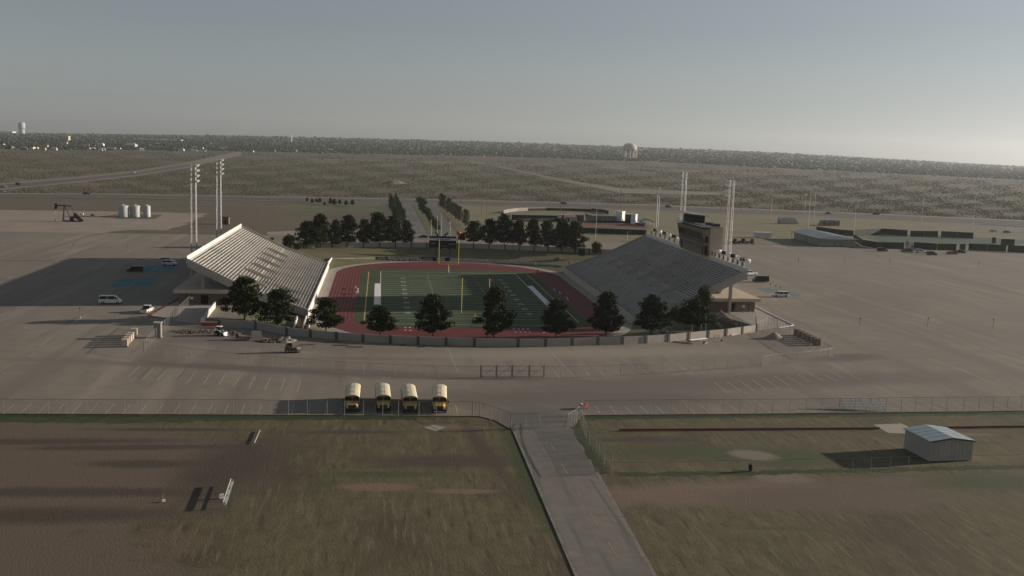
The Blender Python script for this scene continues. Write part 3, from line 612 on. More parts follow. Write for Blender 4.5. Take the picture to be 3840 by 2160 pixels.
# press box
pb = thing('press_box', (74.6, -3.5, 0), 'tall tan press box tower rising behind the shaded right grandstand', 'press box'); off = pb.location
Y0, Y1 = -17.4, 10.4
MB().box((75.9, (Y0+Y1)/2, 10.3), (3.9, Y1-Y0, 20.6)).build('tower_block', M['tan_stucco'], pb, off=off)
fr = MB(); fr.prism([(73.9, Y0, 12.0), (72.9, Y0, 12.0), (72.5, Y0, 15.4), (71.5, Y0, 20.1), (73.9, Y0, 20.1)], (0, Y1-Y0, 0)); fr.build('front_bay', M['brown_panel'], pb, off=off)
MB().box((74.6, (Y0+Y1)/2, 20.72), (6.4, Y1-Y0+.3, .24)).build('roof', M['teal_roof'], pb, off=off)
def front_x(z): return 72.5+(15.4-z)*(.4/3.4) if z < 15.4 else 72.5-(z-15.4)*(1./4.7)
def bay(y, z0, z1, w, mt, nm):
    a, b = front_x(z0)-.05, front_x(z1)-.05
    MB().add([(a, y-w/2, z0), (a, y+w/2, z0), (b, y+w/2, z1), (b, y-w/2, z1), (a+.2, y-w/2, z0), (a+.2, y+w/2, z0), (b+.2, y+w/2, z1), (b+.2, y-w/2, z1)],
             [(3, 2, 1, 0), (4, 5, 6, 7), (0, 1, 5, 4), (2, 3, 7, 6), (1, 2, 6, 5), (3, 0, 4, 7)]).build(nm, M[mt], pb, off=off)
for k in range(13): bay(Y0+2.0+k*2.0, 16.9, 18.9, 1.75, 'glass', 'window')
for k, y in enumerate(np.arange(Y0+5.4, Y1-4, 2.1)):
    bay(y, 12.9, 15.0, 1.85, 'window_pale', 'window')
for y in (Y0+3.0, Y1-2.6): bay(y, 12.0, 14.6, 1.5, 'dark_opening', 'doorway')
MB().box((72.15, (Y0+Y1)/2, 15.55), (.8, Y1-Y0+1.2, .35)).build('balcony_ledge', M['dark_concrete'], pb, off=off)
for k in range(14): bay(Y0+1.0+k*2.0, 12.0, 20.0, .12, 'dark_metal', 'mullion')
for k, (z0, z1) in enumerate([(12.4, 15.2), (16.0, 18.0), (18.2, 20.0)]): MB().box((72.9, Y0-.03, (z0+z1)/2), (.9, .06, z1-z0)).build('side_window', M['window_pale' if k == 2 else 'dark_opening'], pb, off=off)
cb = MB().box((75.0, 3.6, 22.0), (3.6, 11.5, 2.2)).build('camera_deck', M['dark_opening'], pb, off=off)
mb = MB(); mb.prism([(72.4, -2.6, 23.5), (78, -2.6, 23.1), (78, -2.6, 23.3), (72.4, -2.6, 23.7)], (0, 13.6, 0)); mb.build('deck_canopy', M['dark_concrete'], pb, off=off)
for x, y, w in ((76.2, -8.5, 2.6), (76.8, -13.2, 3.2)): MB().box((x, y, 21.2), (1.8, w, .8)).build('roof_unit', M['dark_metal'], pb, off=off)
MB().box((73.6, -5, 20.98), (.2, Y1-Y0-6, .3)).build('roof_curb', M['tan_stucco'], pb, off=off)

# flags and black boards along the top of the right stand
NF = [(-47.3 + k*4.05) for k in range(7)]; FF = [14.5+k*6.2 for k in range(7)]
zt = row_z(NR)+1.3
for k, y in enumerate(NF+FF):
    pos = (ORD[k]+' from the near end') if k < 7 else (ORD[k-7]+' beyond the press box')
    col = 'white' if (k % 2 == 0) else 'black'
    f = thing('flag', (74.5, y, zt-1.2), f'{col} flag on the rear rail of the shaded stand, {pos}', 'flag', 'flags along the shaded stand')
    MB().cyl((0, 0, 0), (0, 0, 3.6), .04, n=6).build('pole', M['galv'], f)
    mb = MB(); n = 7; w = 1.75; h = 1.05
    for j in range(n+1):
        t = j/n; x = -.55*w*t*.35; yy = .5*math.sin(t*4.4+k)*.28; zz = -.25*t*t
        mb.v += [(-w*t*.93, yy, 3.5+zz), (-w*t*.93, yy+.05, 3.5-h+zz*1.1)]
    for j in range(n): mb.f.append((2*j, 2*j+1, 2*j+3, 2*j+2)); mb.m.append(0)
    c = mb.build('cloth', M['white' if col == 'white' else 'black'], f, smooth=True)
    sm = c.modifiers.new('thick', 'SOLIDIFY'); sm.thickness = .02
    f.rotation_euler = (0, 0, R(180+random.uniform(-12, 12)))
for k, y in enumerate([v+1.7 for v in NF] + [-18.6] + [v+2.3 for v in FF]):
    pos = (ORD[k]+' from the near end') if k < 8 else (ORD[k-8]+' beyond the press box')
    f = thing('sign_board', (74.5, y, zt-.02), f'black square board with pale notch on the shaded stand rail, {pos}', 'board', 'boards along the shaded stand')
    MB().box((0, 0, .62), (.08, 1.15, 1.25)).build('panel', M['black'], f); MB().box((-.05, 0, .9), (.03, .3, .66)).build('notch', M['tan_stucco'], f)
    for e in (-.4, .4): MB().box((.06, e, .3), (.05, .06, .6)).build('bracket', M['fence_metal'], f)

# perimeter walls
def wall(name, pts, z0, h, lbl, pil=True, mat='wall_block', group=None):
    root = thing(name, (pts[0][0], pts[0][1], 0), lbl, 'wall', group); off = root.location
    for i, (a, b) in enumerate(zip(pts[:-1], pts[1:])):
        A = np.array([a[0], a[1], z0+h/2]); B = np.array([b[0], b[1], z0+h/2]); d = (B-A)/np.linalg.norm(B-A)
        MB().beam(A+d*.2, B-d*.2, .2, h).build('panel', M[mat], root, off=off)
    if pil:
        for i, a in enumerate(pts):
            b = pts[min(i+1, len(pts)-1)]; c = pts[max(i-1, 0)]; an = math.atan2(b[1]-c[1], b[0]-c[0])
            MB().box((a[0], a[1], z0+h/2+.04), (.6, .5, h+.08), an).build('pilaster', M['pilaster'], root, off=off)
    return root
wl0 = P(*TP('b0', 2205, 985))
wall('perimeter_wall', [tuple(wl0[:2])]+[tuple(w) for w in WALL], 0, 1.75, 'curved grey block wall with dark pilasters at the near end of the stadium')
fw = []
for a, b in zip(FARWALL[:-1], FARWALL[1:]): fw += [a, ((a[0]+b[0])/2, (a[1]+b[1])/2)]
wall('perimeter_wall', fw+[FARWALL[-1]], -.6, 2.6, 'curved dark block wall behind the far end zone trees')
lowpts = [(47, 72)]+[(x, y) for x, y in [(43.5, 76.5), (36, 81), (27, 85.8), (18, 89.0), (8, 91.2), (-3, 91.8), (-14, 91.2), (-25, 89.2), (-34, 86), (-43, 82)]]
wall('low_wall', lowpts, FZ, 1.35, 'low pale concrete wall curving round the far end of the track', pil=False, mat='concrete')
mb = MB().beam((-43, 82, FZ+.9), (-44, 60, FZ+.9), .25, 1.8)
tag(mb.build('low_wall', M['pale_concrete'], off=(-43.5, 71, FZ)), 'short pale wall joining the far curve to the left stand', 'wall').location = (-43.5, 71, FZ)

wall('ramp_parapet', [tuple(WALL[-1]), (64.5, -68), (62, -58), (60.2, -50.5)], -1.6, 2.9, 'dark parapet wall of the ramp below the right concourse building', pil=False, mat='dark_concrete')
# banner on the low wall
bnr = thing('banner', (-14, 90.7, FZ), 'long black banner lettered in white on the far low wall', 'banner')
A = np.array([-26.6, 88.35, 0]); B = np.array([-2.6, 91.45, 0]); dv = (B-A)/np.linalg.norm(B-A); an = math.atan2(dv[1], dv[0]); nv = np.array([dv[1], -dv[0], 0])
off = bnr.location
pts = [np.array([x, y, 0]) for x, y in lowpts[6:9]]
def bn(s, z, o): q = A+dv*s+nv*o; return (q[0], q[1], FZ+z)
mb = MB(); mb.v = [bn(0, .05, .75), bn(24.2, .05, .75), bn(24.2, 1.62, .75), bn(0, 1.62, .75), bn(0, .05, .68), bn(24.2, .05, .68), bn(24.2, 1.62, .68), bn(0, 1.62, .68)]
mb.f = [(0, 1, 2, 3), (7, 6, 5, 4), (0, 4, 5, 1), (2, 6, 7, 3), (1, 5, 6, 2), (3, 7, 4, 0)]; mb.m = [0]*6
mb.build('cloth', M['blackboard'], bnr, off=off)
q = bn(11.6, .82, .79); text_part('PERMIAN PANTHER FOOTBALL', 1.95, M['white'], bnr, (q[0]-off[0], q[1]-off[1], q[2]-off[2]), (R(90), 0, an), 'lettering', xs=.50)
def dashes(s0, n, ds, z, w, h):
    for k in range(n):
        q = bn(s0+k*ds, z, .79); MB().box((0, 0, 0), (w, .02, h), an).build('small_print', M['offwhite'], bnr, off=(off[0]-q[0], off[1]-q[1], off[2]-q[2]))
for z in (.45, .95): dashes(.9, 6, .62, z, .42, .26)
dashes(1.5, 4, .6, 1.42, .5, .12); dashes(18.4, 7, .68, .5, .42, .42); dashes(19.3, 5, .7, 1.2, .55, .14)

# scoreboard
sb = thing('scoreboard', (.35, 100, -2.2), 'black scoreboard on two posts behind the far end zone', 'scoreboard')
zb = 2.2
for x in (-2.9, 3.0): MB().box((x, .2, .9+.7), (.3, .3, 3.6)).build('post', M['dark_metal'], sb)
for z0, z1, mt, nm in [(5.05+zb+.03, 5.85+zb, 'blackboard', 'top_panel'), (4.15+zb+.03, 5.05+zb, 'offwhite', 'sponsor_strip'), (3.2+zb+.03, 4.15+zb, 'blackboard', 'message_panel'), (.65+zb, 3.2+zb, 'blackboard', 'score_panel')]:
    MB().box((0, 0, (z0+z1)/2), (10.9, .5, z1-z0)).build(nm, M[mt], sb)
for s_, x, z, sz, mt in [('GUEST', -3.9, 2.85, .5, 'offwhite'), ('PANTHERS', 3.6, 2.75, .5, 'offwhite'), ('DOWN', -4.6, .92, .5, 'offwhite'), ('TO GO', -2.5, .92, .5, 'offwhite'), ('BALL ON', 1.0, .92, .5, 'offwhite'), ('QTR', 4.2, .92, .5, 'offwhite')]:
    text_part(s_, sz, M[mt], sb, (x, -.27, z+zb), (R(90), 0, 0), 'lettering')
for k in range(9): MB().box((-2.4+k*.68, -.26, 4.6+zb), (.5, .03, .34)).build('sponsor_letter', M['blue'], sb)
for k in range(5): MB().box((-1.0+k*.62, -.26, 1.9+zb), (.45, .03, .2)).build('clock_digit', M['teal_roof'], sb)

# goal posts
def goal(y, lbl, flag):
    g = thing('goal_post', (0, y, FZ), lbl, 'goal post', 'goal posts of the field')
    MB().cyl((0, 0, 1.9), (0, 0, 3.05), .12, n=10).build('stem', M['goal_yellow'], g); MB().cyl((0, 0, 0), (0, 0, 1.9), .19, n=10).build('stem_pad', M['offwhite'], g)
    MB().cyl((-3.62, 0, 3.05), (3.62, 0, 3.05), .1, n=8).build('crossbar', M['goal_yellow'], g)
    for s in (-1, 1):
        MB().cyl((s*3.556, 0, 3.1), (s*3.556, 0, 12.2), .085, n=8).build('upright', M['goal_yellow'], g)
        if flag: MB().quad((s*3.6, 0, 12.2), (s*3.6+.9, .2, 11.95), (s*3.6+.85, .2, 11.6), (s*3.6, 0, 11.8)).build('ribbon', M['red'], g)
    return g
goal(-54.86, 'yellow goal post at the near end of the field', True); goal(54.86, 'yellow goal post at the far end before the scoreboard', False)

# lighting towers
def tower(loc, h, face, lbl):
    t = thing('light_tower', loc, lbl, 'light tower', 'stadium light towers'); w = .8
    for i, j in ((-1, -1), (1, -1), (1, 1), (-1, 1)):
        MB().cyl((i*w, j*w, 0), (i*w*.8, j*w*.8, h), .115, .09, n=6).build('leg', M['galv'], t)
    mb = MB(); n = 12
    for k in range(n):
        z0, z1 = h*k/n, h*(k+1)/n; s0, s1 = w*(1-.2*k/n), w*(1-.2*(k+1)/n)
        cs0 = [(-s0, -s0, z0), (s0, -s0, z0), (s0, s0, z0), (-s0, s0, z0)]; cs1 = [(-s1, -s1, z1), (s1, -s1, z1), (s1, s1, z1), (-s1, s1, z1)]
        for e in range(4):
            mb.cyl(cs1[e], cs1[(e+1) % 4], .035, n=4, cap=False)
            a, b = (cs0[e], cs1[(e+1) % 4]) if k % 2 else (cs0[(e+1) % 4], cs1[e]); mb.cyl(a, b, .03, n=4, cap=False)
    mb.build('bracing', M['galv'], t)
    mb = MB()
    for k in range(4):
        z = h-.3-k*1.55; mb.beam((face*.9, -2.0, z), (face*.9, 2.0, z), .12, .12); mb.beam((0, -1.7, z-.2), (face*.9, -1.7, z), .08, .08); mb.beam((0, 1.7, z-.2), (face*.9, 1.7, z), .08, .08); mb.beam((0, -1.7, z-.2), (0, 1.7, z-.2), .08, .08)
    mb.build('lamp_bars', M['galv'], t)
    for k in range(4):
        for j in range(6):
            y = -1.9+j*.76; z = h-.3-k*1.55
            MB().cyl((face*1.0, y, z+.22), (face*1.42, y, z-.06), .16, .40, n=9).build('floodlight', M['lamp_lens'], t)
    return t
lt = PX(*TP('a0', 1945, 580), -80.5)
tower((-80.5, lt[1], 0), lt[2], 1, 'tall lattice light tower behind the near end of the left grandstand')
lt = PX(*TP('a0', 2200, 528), -80.5)
tower((-80.5, lt[1], 0), lt[2], 1, 'tall lattice light tower behind the far end of the left grandstand')
lt = PX(*TP('a2', 2215, 738), 86)
tower((86, lt[1], 0), lt[2], -1, 'tall lattice light tower beside the car park, nearer one behind the right grandstand')
lt = PX(*TP('a2', 1740, 655), 86)
tower((86, lt[1], 0), lt[2], -1, 'tall lattice light tower behind the far side of the press box')
# ================================================================== TREES AND SCRUB
def leaf_mesh(name, centres, radii, per, size, mat, rng, flat=1.0):
    C = np.repeat(centres, per, axis=0); Rr = np.repeat(radii, per, axis=0); n = len(C)
    d = rng.normal(size=(n, 3)); d /= np.linalg.norm(d, axis=1)[:, None]
    pos = C + d*Rr*(rng.random((n, 1))**.45)
    u = rng.normal(size=(n, 3)); u /= np.linalg.norm(u, axis=1)[:, None]
    w = np.cross(u, rng.normal(size=(n, 3))); w /= np.linalg.norm(w, axis=1)[:, None]
    u[:, 2] *= flat; w[:, 2] *= flat
    s = size*rng.uniform(.6, 1.3, (n, 1)); u *= s; w *= s*.7
    v = np.stack([pos-u, pos+w*.9, pos+u, pos-w*.9], 1).reshape(-1, 3)
    me = bpy.data.meshes.new(name); me.vertices.add(4*n); me.vertices.foreach_set('co', v.ravel().astype(np.float32))
    me.loops.add(4*n); me.loops.foreach_set('vertex_index', np.arange(4*n, dtype=np.int32))
    me.polygons.add(n); me.polygons.foreach_set('loop_start', np.arange(0, 4*n, 4, dtype=np.int32)); me.polygons.foreach_set('loop_total', np.full(n, 4, dtype=np.int32))
    me.materials.append(mat); me.update(calc_edges=True); return me
def crown_pine(seed, n=46, cone=.6):
    rng = np.random.default_rng(seed); c = []; r = []
    for k in range(n):
        h = .17+.80*(k+.5)/n; prof = (min(1., (h-.10)/.22))*(1-((h-.25)/.80)**1.7 if h > .25 else 1.)
        prof = max(.10, prof)*.5*(1.-.25*cone*h); a = k*2.4+rng.uniform(-.5, .5); rr = prof*rng.uniform(.35, .95)
        c.append((rr*math.cos(a), rr*math.sin(a), h+rng.uniform(-.03, .02))); q = rng.uniform(.085, .15); r.append((q*1.15, q*1.15, q*.62))
    for k in range(8): h = .25+.7*k/8; c.append((rng.uniform(-.05, .05), rng.uniform(-.05, .05), h)); q = .13*(1.1-h); r.append((q+.03,)*3)
    return leaf_mesh('crown', np.array(c), np.array(r), 95, .027, M['needles'], rng)
def crown_round(seed, n=34, mat='broad_leaf', zc=.58, rz=.40):
    rng = np.random.default_rng(seed); c = []; r = []
    for k in range(n):
        d = rng.normal(size=3); d /= np.linalg.norm(d); t = rng.random()**.4*.8
        c.append((d[0]*.42*t, d[1]*.42*t, zc+d[2]*rz*t)); q = rng.uniform(.11, .17); r.append((q, q, q*.85))
    return leaf_mesh('crown', np.array(c), np.array(r), 70, .03, M[mat], rng)
def crown_poplar(seed, n=34):
    rng = np.random.default_rng(seed); c = []; r = []
    for k in range(n):
        h = .08+.88*(k+.5)/n; prof = .42*math.sin(math.pi*min(1, .18+.80*h))**.7; a = k*2.4
        rr = prof*rng.uniform(.2, .7); c.append((rr*math.cos(a), rr*math.sin(a), h)); q = rng.uniform(.14, .2); r.append((q, q, q*.42))
    return leaf_mesh('crown', np.array(c), np.array(r), 60, .035, M['poplar_leaf'], rng, flat=.5)
def trunk_mesh(seed, top=.8, r=.022, limbs=7, lo=.2):
    rng = np.random.default_rng(seed); mb = MB(); q = np.array([0, 0, -.04]); n = 5
    for k in range(n):
        p = np.array([rng.uniform(-.012, .012), rng.uniform(-.012, .012), top*(k+1)/n]); mb.cyl(q, p, r*(1-.85*k/n), r*(1-.85*(k+1)/n), n=7, cap=(k == 0)); q = p
    for k in range(limbs):
        h = lo+(top-lo)*k/limbs; a = k*2.4; L = .3*(1-h*.7); mb.cyl((0, 0, h), (L*math.cos(a), L*math.sin(a), h+.09), r*.4, r*.12, n=5, cap=False)
    o = mb.build('trunk', M['bark']); me = o.data; bpy.data.objects.remove(o); return me
PINES = [crown_pine(s, cone=c) for s, c in ((1, .9), (2, .5), (3, .7), (4, .4), (5, 1.0))]
ROUNDS = [crown_round(s) for s in (11, 12, 13)]; PRUNED = [crown_round(s, 40, 'needles') for s in (21, 22)]
POPS = [crown_poplar(s) for s in (31, 32, 33)]
TRUNKS = [trunk_mesh(s) for s in (41, 42, 43)]
def tree(name, loc, h, w, crown, label, group, cat='tree', seed=0, w2=None):
    t = thing(name, loc, label, cat, group, rz=random.uniform(0, 6.28)); t.scale = (w, w2 or w*random.uniform(.92, 1.08), h)
    for nm, me in (('trunk', TRUNKS[seed % 3]), ('crown', crown)):
        o = bpy.data.objects.new(nm, me); COL.objects.link(o); o.parent = t
    return t
def ptree(px, base_y, top_y, wpx, crown, label, group, name='pine_tree', seed=0, wf=1.):
    q = PT(px, base_y); k = mpp(q); h = (base_y-top_y)*k*1.01; w = wpx*k*wf
    return tree(name, q, h, w, crown, label, group, seed=seed)
near = [(916, 1199, 1045, 150), (1047, 1226, 1087, 144), (1224, 1243, 1118, 130), (1425, 1256, 1151, 122), (1623, 1265, 1106, 142), (1852, 1271, 1081, 140), (2082, 1269, 1122, 126), (2270, 1265, 1096, 130), (2442, 1257, 1111, 132), (2602, 1234, 1126, 148)]
for k, (x, b, tp, w) in enumerate(near):
    lb = 'sparse olive-sided' if k in (6,) else ('broad low-crowned' if k in (1, 9) else 'dark green')
    ptree(x, b, tp, w, PINES[k % 5], f'{lb} pine inside the near stadium wall, {ORD[k]} from the left', 'pines inside the near wall', seed=k, wf=1.22)
tree('round_tree', (61.4, -54.8, -.3), 8.9, 6.8, ROUNDS[1], 'round-headed dark tree beside the near end of the shaded grandstand', 'pines inside the near wall')
ptree(2530, 1228, 1140, 52, ROUNDS[0], 'thin small tree between the last two pines before the shaded stand', 'pines inside the near wall', 'small_tree', wf=.9)
s_ = .27174
farl = [(340, 850, 490, 235), (525, 845, 395, 225), (733, 840, 470, 165), (910, 830, 405, 215), (1130, 830, 455, 165), (1310, 822, 365, 250), (1520, 825, 410, 200), (1713, 822, 475, 165)]
for k, (x, b, tp, w) in enumerate(farl):
    ptree(1060+x*s_, 700+b*s_, 700+tp*s_, w*s_, PINES[(k+2) % 5], f'dark pine left of the scoreboard inside the far wall, {ORD[k]} from the left', 'pines inside the far wall', seed=k, wf=1.8)
farr = [(1776, 918, 829, 58), (1834, 925, 823, 58), (1889, 928, 806, 60), (1943, 930, 826, 52), (1997, 934, 823, 52), (2049, 938, 828, 54), (2104, 945, 822, 64), (2154, 948, 834, 60)]
for k, (x, b, tp, w) in enumerate(farr):
    ptree(x, b, tp, w, PINES[(k+1) % 5], f'dark pine right of the scoreboard inside the far wall, {ORD[k]} from the scoreboard', 'pines inside the far wall', seed=k, wf=1.8)
for x, b, tp, w, lb in [(1081, 942, 871, 66, 'large round dark bush at the far end of the sunlit grandstand'), (1115, 946, 905, 40, 'small dark bush right of the large round bush by the sunlit grandstand'), (1020, 905, 888, 24, 'little round bush showing over the end of the sunlit grandstand'),
                        (2235, 968, 897, 52, 'round clipped dark tree at the far end of the shaded grandstand'), (2180, 972, 928, 40, 'low dark bush left of the round clipped tree by the shaded grandstand')]:
    ptree(x, b, tp, w, PRUNED[random.randint(0, 1)], lb, 'bushes by the far ends of the grandstands', 'round_bush')
# poplars along the entrance drive
def prow(x0, b0, x1, b1, n, h0, h1, wm, side):
    for k in range(n):
        t = k/(n-1); t2 = 1-(1-t)**1.0
        a = P(x0, b0); b = P(x1, b1); q = a+(b-a)*t
        tree('poplar_tree', (q[0]+random.uniform(-.6, .6), q[1], 0), h0+(h1-h0)*t+random.uniform(-.8, .8), wm*random.uniform(.85, 1.15), POPS[k % 3],
             f'slender green poplar in the {side} row along the entrance drive, {ORD[k]} from the stadium', 'poplars along the entrance drive', seed=k)
prow(1495, 862, 1462, 776, 9, 9.5, 9.5, 4.0, 'outer left'); prow(1512, 858, 1483, 775, 9, 9.3, 9.3, 3.8, 'inner left'); prow(1752, 850, 1652, 776, 11, 8.6, 9.2, 5.2, 'right')
mx = [(1572, 770, 735, 34), (1590, 776, 744, 30), (1577, 786, 755, 26), (1583, 800, 762, 30), (1598, 812, 776, 40), (1606, 826, 788, 34), (1618, 842, 806, 36), (1628, 858, 818, 40), (1640, 872, 838, 30)]
for k, (x, b, tp, w) in enumerate(mx): ptree(x, b, tp, w, ROUNDS[k % 3], f'rounded olive tree on the entrance drive median, {ORD[k]} from the highway', 'median trees', 'median_tree', wf=1.25)
sm = [(515, 955, 915), (565, 972, 928), (608, 962, 925), (640, 972, 918), (690, 993, 957), (748, 983, 920), (785, 992, 928), (840, 983, 935), (905, 995, 948), (970, 993, 938)]
for k, (x, b, tp) in enumerate(sm):
    px, b1 = TP('a1', x, b); _, t1 = TP('a1', x, tp); ptree(px, b1, t1, (b1-t1)*.9, PINES[k % 5], f'small dark conifer on the lawn before the highway, {ORD[k]} from the left', 'small lawn conifers', 'small_conifer', wf=1.15)

# desert scrub: far more bushes than anyone could count
ico = []
t_ = (1+5**.5)/2
IV = np.array([(-1, t_, 0), (1, t_, 0), (-1, -t_, 0), (1, -t_, 0), (0, -1, t_), (0, 1, t_), (0, -1, -t_), (0, 1, -t_), (t_, 0, -1), (t_, 0, 1), (-t_, 0, -1), (-t_, 0, 1)])/1.902
IF = np.array([(0, 11, 5), (0, 5, 1), (0, 1, 7), (0, 7, 10), (0, 10, 11), (1, 5, 9), (5, 11, 4), (11, 10, 2), (10, 7, 6), (7, 1, 8), (3, 9, 4), (3, 4, 2), (3, 2, 6), (3, 6, 8), (3, 8, 9), (4, 9, 5), (2, 4, 11), (6, 2, 10), (8, 6, 7), (9, 8, 1)])
def scatter(name, pos, sx, sz, mat, rng):
    n = len(pos); k = len(IV); j = rng.uniform(.65, 1.3, (n, k, 1))
    v = IV[None]*j*np.stack([sx, sx, sz], -1)[:, None, :]; v[:, :, 2] += (sz*.55)[:, None]; v += pos[:, None, :]
    f = (IF[None]+(np.arange(n)*k)[:, None, None]).reshape(-1, 3)
    me = bpy.data.meshes.new(name); me.vertices.add(n*k); me.vertices.foreach_set('co', v.reshape(-1).astype(np.float32))
    me.loops.add(f.size); me.loops.foreach_set('vertex_index', f.ravel().astype(np.int32)); m = len(f)
    me.polygons.add(m); me.polygons.foreach_set('loop_start', np.arange(0, 3*m, 3, dtype=np.int32)); me.polygons.foreach_set('loop_total', np.full(m, 3, dtype=np.int32))
    me.polygons.foreach_set('use_smooth', np.ones(m, dtype=bool)); me.materials.append(mat); me.update(calc_edges=True); o = bpy.data.objects.new(name, me); COL.objects.link(o); o['kind'] = 'stuff'; return o
def hw_side(px, py): return py < np.interp(px, [q[0] for q in hw_top], [q[1] for q in hw_top])-4
def sample_px(n, x0, x1, yf, rng, keep):
    xs = []; ys = []
    while len(xs) < n:
        px = rng.uniform(x0, x1); u = rng.random(); lo, hi = yf(px); py = lo+(hi-lo)*u**.8
        if keep(px, py): xs.append(px); ys.append(py)
    return PT_many(np.array(xs), np.array(ys))
rng = np.random.default_rng(5)
def near_road(px, py):
    a = np.interp(px, [q[0] for q in h2_top], [q[1]-8 for q in h2_top], right=-1); b = np.interp(px, [q[0] for q in h2_bot], [q[1]+7 for q in h2_bot], right=-2)
    c = np.interp(px, [1760, 1850, 2100, 2330, 2560, 2700], [603, 618, 672, 706, 716, 723], left=-9, right=-9)
    d = np.interp(px, [1760, 1850, 2100, 2330, 2560, 2700], [607, 622, 678, 724, 730, 731], left=-10, right=-10)
    return (a < py < b) or (c-1 < py < d+1)
TEX = [560, 572, 588, 600, 640, 680]
ed = lambda px: np.interp(px, [-600, 0, 960, 1920, 2500, 2880, 3840, 4400], [556, 562, 572, 592, 612, 632, 678, 706])
pos = sample_px(52000, -500, 4350, lambda px: (ed(px), np.interp(px, [q[0] for q in hw_top], [q[1] for q in hw_top])-5), rng, lambda x, y: not near_road(x, y) and (math.sin(x*.013+y*.21)+math.sin(x*.031-y*.12+2)+rng.normal()*.9) > -.1)
sx = rng.uniform(.38, .9, len(pos)); d_ = np.linalg.norm(pos-CAM, axis=1); sx *= np.clip(d_/1100, .8, 1.9)
scatter('desert_scrub', pos, sx, sx*rng.uniform(.32, .6, len(pos)), M['scrub'], rng)
hz = lambda px: np.interp(px, [-600, 0, 960, 1920, 2880, 3840, 4400], [489, 497, 506, 530, 567, 623, 660])
pos = sample_px(19000, -550, 4400, lambda px: (hz(px)+4, ed(px)-3), rng, lambda x, y: True)
sx = rng.uniform(2.2, 4.6, len(pos)); d_ = np.linalg.norm(pos-CAM, axis=1); sx *= np.clip(d_/3200, .7, 2.4)
scatter('town_trees', pos, sx, sx*rng.uniform(.4, .75, len(pos)), M['town_leaf'], rng)
# ================================================================== VEHICLES
def wheel(parent, x, y, r, w, s):
    g = MB().cyl((x, y-s*w/2, r), (x, y+s*w/2, r), r, n=16).build('wheel', M['tyre'], parent)
    MB().cyl((x, y+s*(w/2-.02), r), (x, y+s*(w/2+.015), r), r*.55, n=12).build('rim', M['rim'], g)
def loft(mb, secs, mi=0):                      # secs: list of rings with equal counts (nose to tail)
    n = len(secs[0]); base = len(mb.v)
    for sct in secs: mb.v += [tuple(map(float, q)) for q in sct]
    for k in range(len(secs)-1):
        for i in range(n): mb.f.append((base+k*n+i, base+k*n+(i+1) % n, base+(k+1)*n+(i+1) % n, base+(k+1)*n+i)); mb.m.append(mi)
    mb.f.append(tuple(base+i for i in range(n-1, -1, -1))); mb.m.append(mi); mb.f.append(tuple(base+(len(secs)-1)*n+i for i in range(n))); mb.m.append(mi)
    return mb
def ring(x, w, z0, z1, r=.12):                 # rounded section across the car at length position x
    return [(x, -w+r, z0), (x, w-r, z0), (x, w, z0+r), (x, w, z1-r), (x, w-r, z1), (x, -w+r, z1), (x, -w, z1-r), (x, -w, z0+r)]
CARS = {  # length, half width, belt height, roof height, hood x fractions: (hood end, windscreen top, rear roof end, rear glass base)
    'sedan': (4.8, .91, .92, 1.44, (.27, .42, .72, .87)), 'suv': (4.9, .97, 1.08, 1.80, (.25, .37, .93, .985)), 'minivan': (5.0, .98, 1.05, 1.76, (.17, .35, .94, .985)),
    'van': (5.6, 1.0, 1.25, 2.12, (.14, .27, .965, .99)), 'pickup': (5.6, .98, 1.08, 1.80, (.24, .34, .56, .61))}
def car(kind, loc, heading, color, label, group='parked vehicles', name=None):
    L, w, zb, zr, (h0, h1, h2, h3) = CARS[kind]
    t = thing(name or {'pickup': 'pickup_truck', 'van': 'passenger_van'}.get(kind, 'parked_car'), loc, label, 'pickup' if kind == 'pickup' else ('van' if 'van' in kind else 'car'), group, rz=heading)
    pm = car_paint(color); X = lambda f: L*(f-.5)
    zh = zb-.06 if kind != 'van' else zb-.12
    secs = [ring(X(0)+.02, w*.82, .42, .68, .1), ring(X(.03), w*.94, .30, zh-.16), ring(X(h0*.6), w, .26, zh-.04), ring(X(h0), w, .26, zb), ring(X(h2), w, .26, zb), ring(X(.97), w*.97, .30, zb-.02), ring(X(1)-.02, w*.9, .42, zb-.14)]
    loft(MB(), secs).build('body', pm, t, smooth=False)
    g = [ring(X(h0)+.02, w*.90, zb-.06, zb+.04, .03), ring(X(h1), w*.80, zb-.06, zr-.05, .08), ring(X(h2), w*.80, zb-.06, zr-.05, .08), ring(X(h3), w*.88, zb-.06, zb+.05, .03)]
    loft(MB(), g).build('windows', M['glass'], t)
    loft(MB(), [ring(X(h1)-.05, w*.78, zr-.09, zr-.03, .02), ring(X((h1+h2)/2), w*.82, zr-.10, zr+.02, .05), ring(X(h2)+.05, w*.79, zr-.10, zr-.03, .02)]).build('roof', pm, t)
    npil = 3 if kind in ('suv', 'minivan', 'van') else 2
    for k in range(npil):
        f = h1+.02+(h2-h1-.03)*(k/(npil-1))*.98
        for s in (-1, 1): MB().beam((X(f), s*w*.915, zb-.02), (X(f), s*w*.815, zr-.06), .09, .05).build('pillar', pm, t)
    if kind == 'pickup':
        MB().box((X(.80), 0, zb+.01), (L*.33, w*1.6, .03)).build('load_bed', M['black'], t)
    for fx in (.17, .80):
        for s in (-1, 1): wheel(t, X(fx), s*(w-.10), .36, .24, s)
    for s in (-1, 1):
        MB().box((X(.012), s*w*.68, zh-.28), (.12, .34, .15)).build('headlight', M['lamp_lens'], t); MB().box((X(.988), s*w*.78, zb-.28), (.1, .2, .34)).build('tail_light', M['red_lens'], t)
        MB().box((X(h0)+.25, s*(w+.08), zb+.08), (.12, .2, .14)).build('mirror', pm, t)
    MB().box((X(.0)+.04, 0, .48), (.12, w*1.75, .16)).build('bumper', M['dark_metal'], t)
    return t
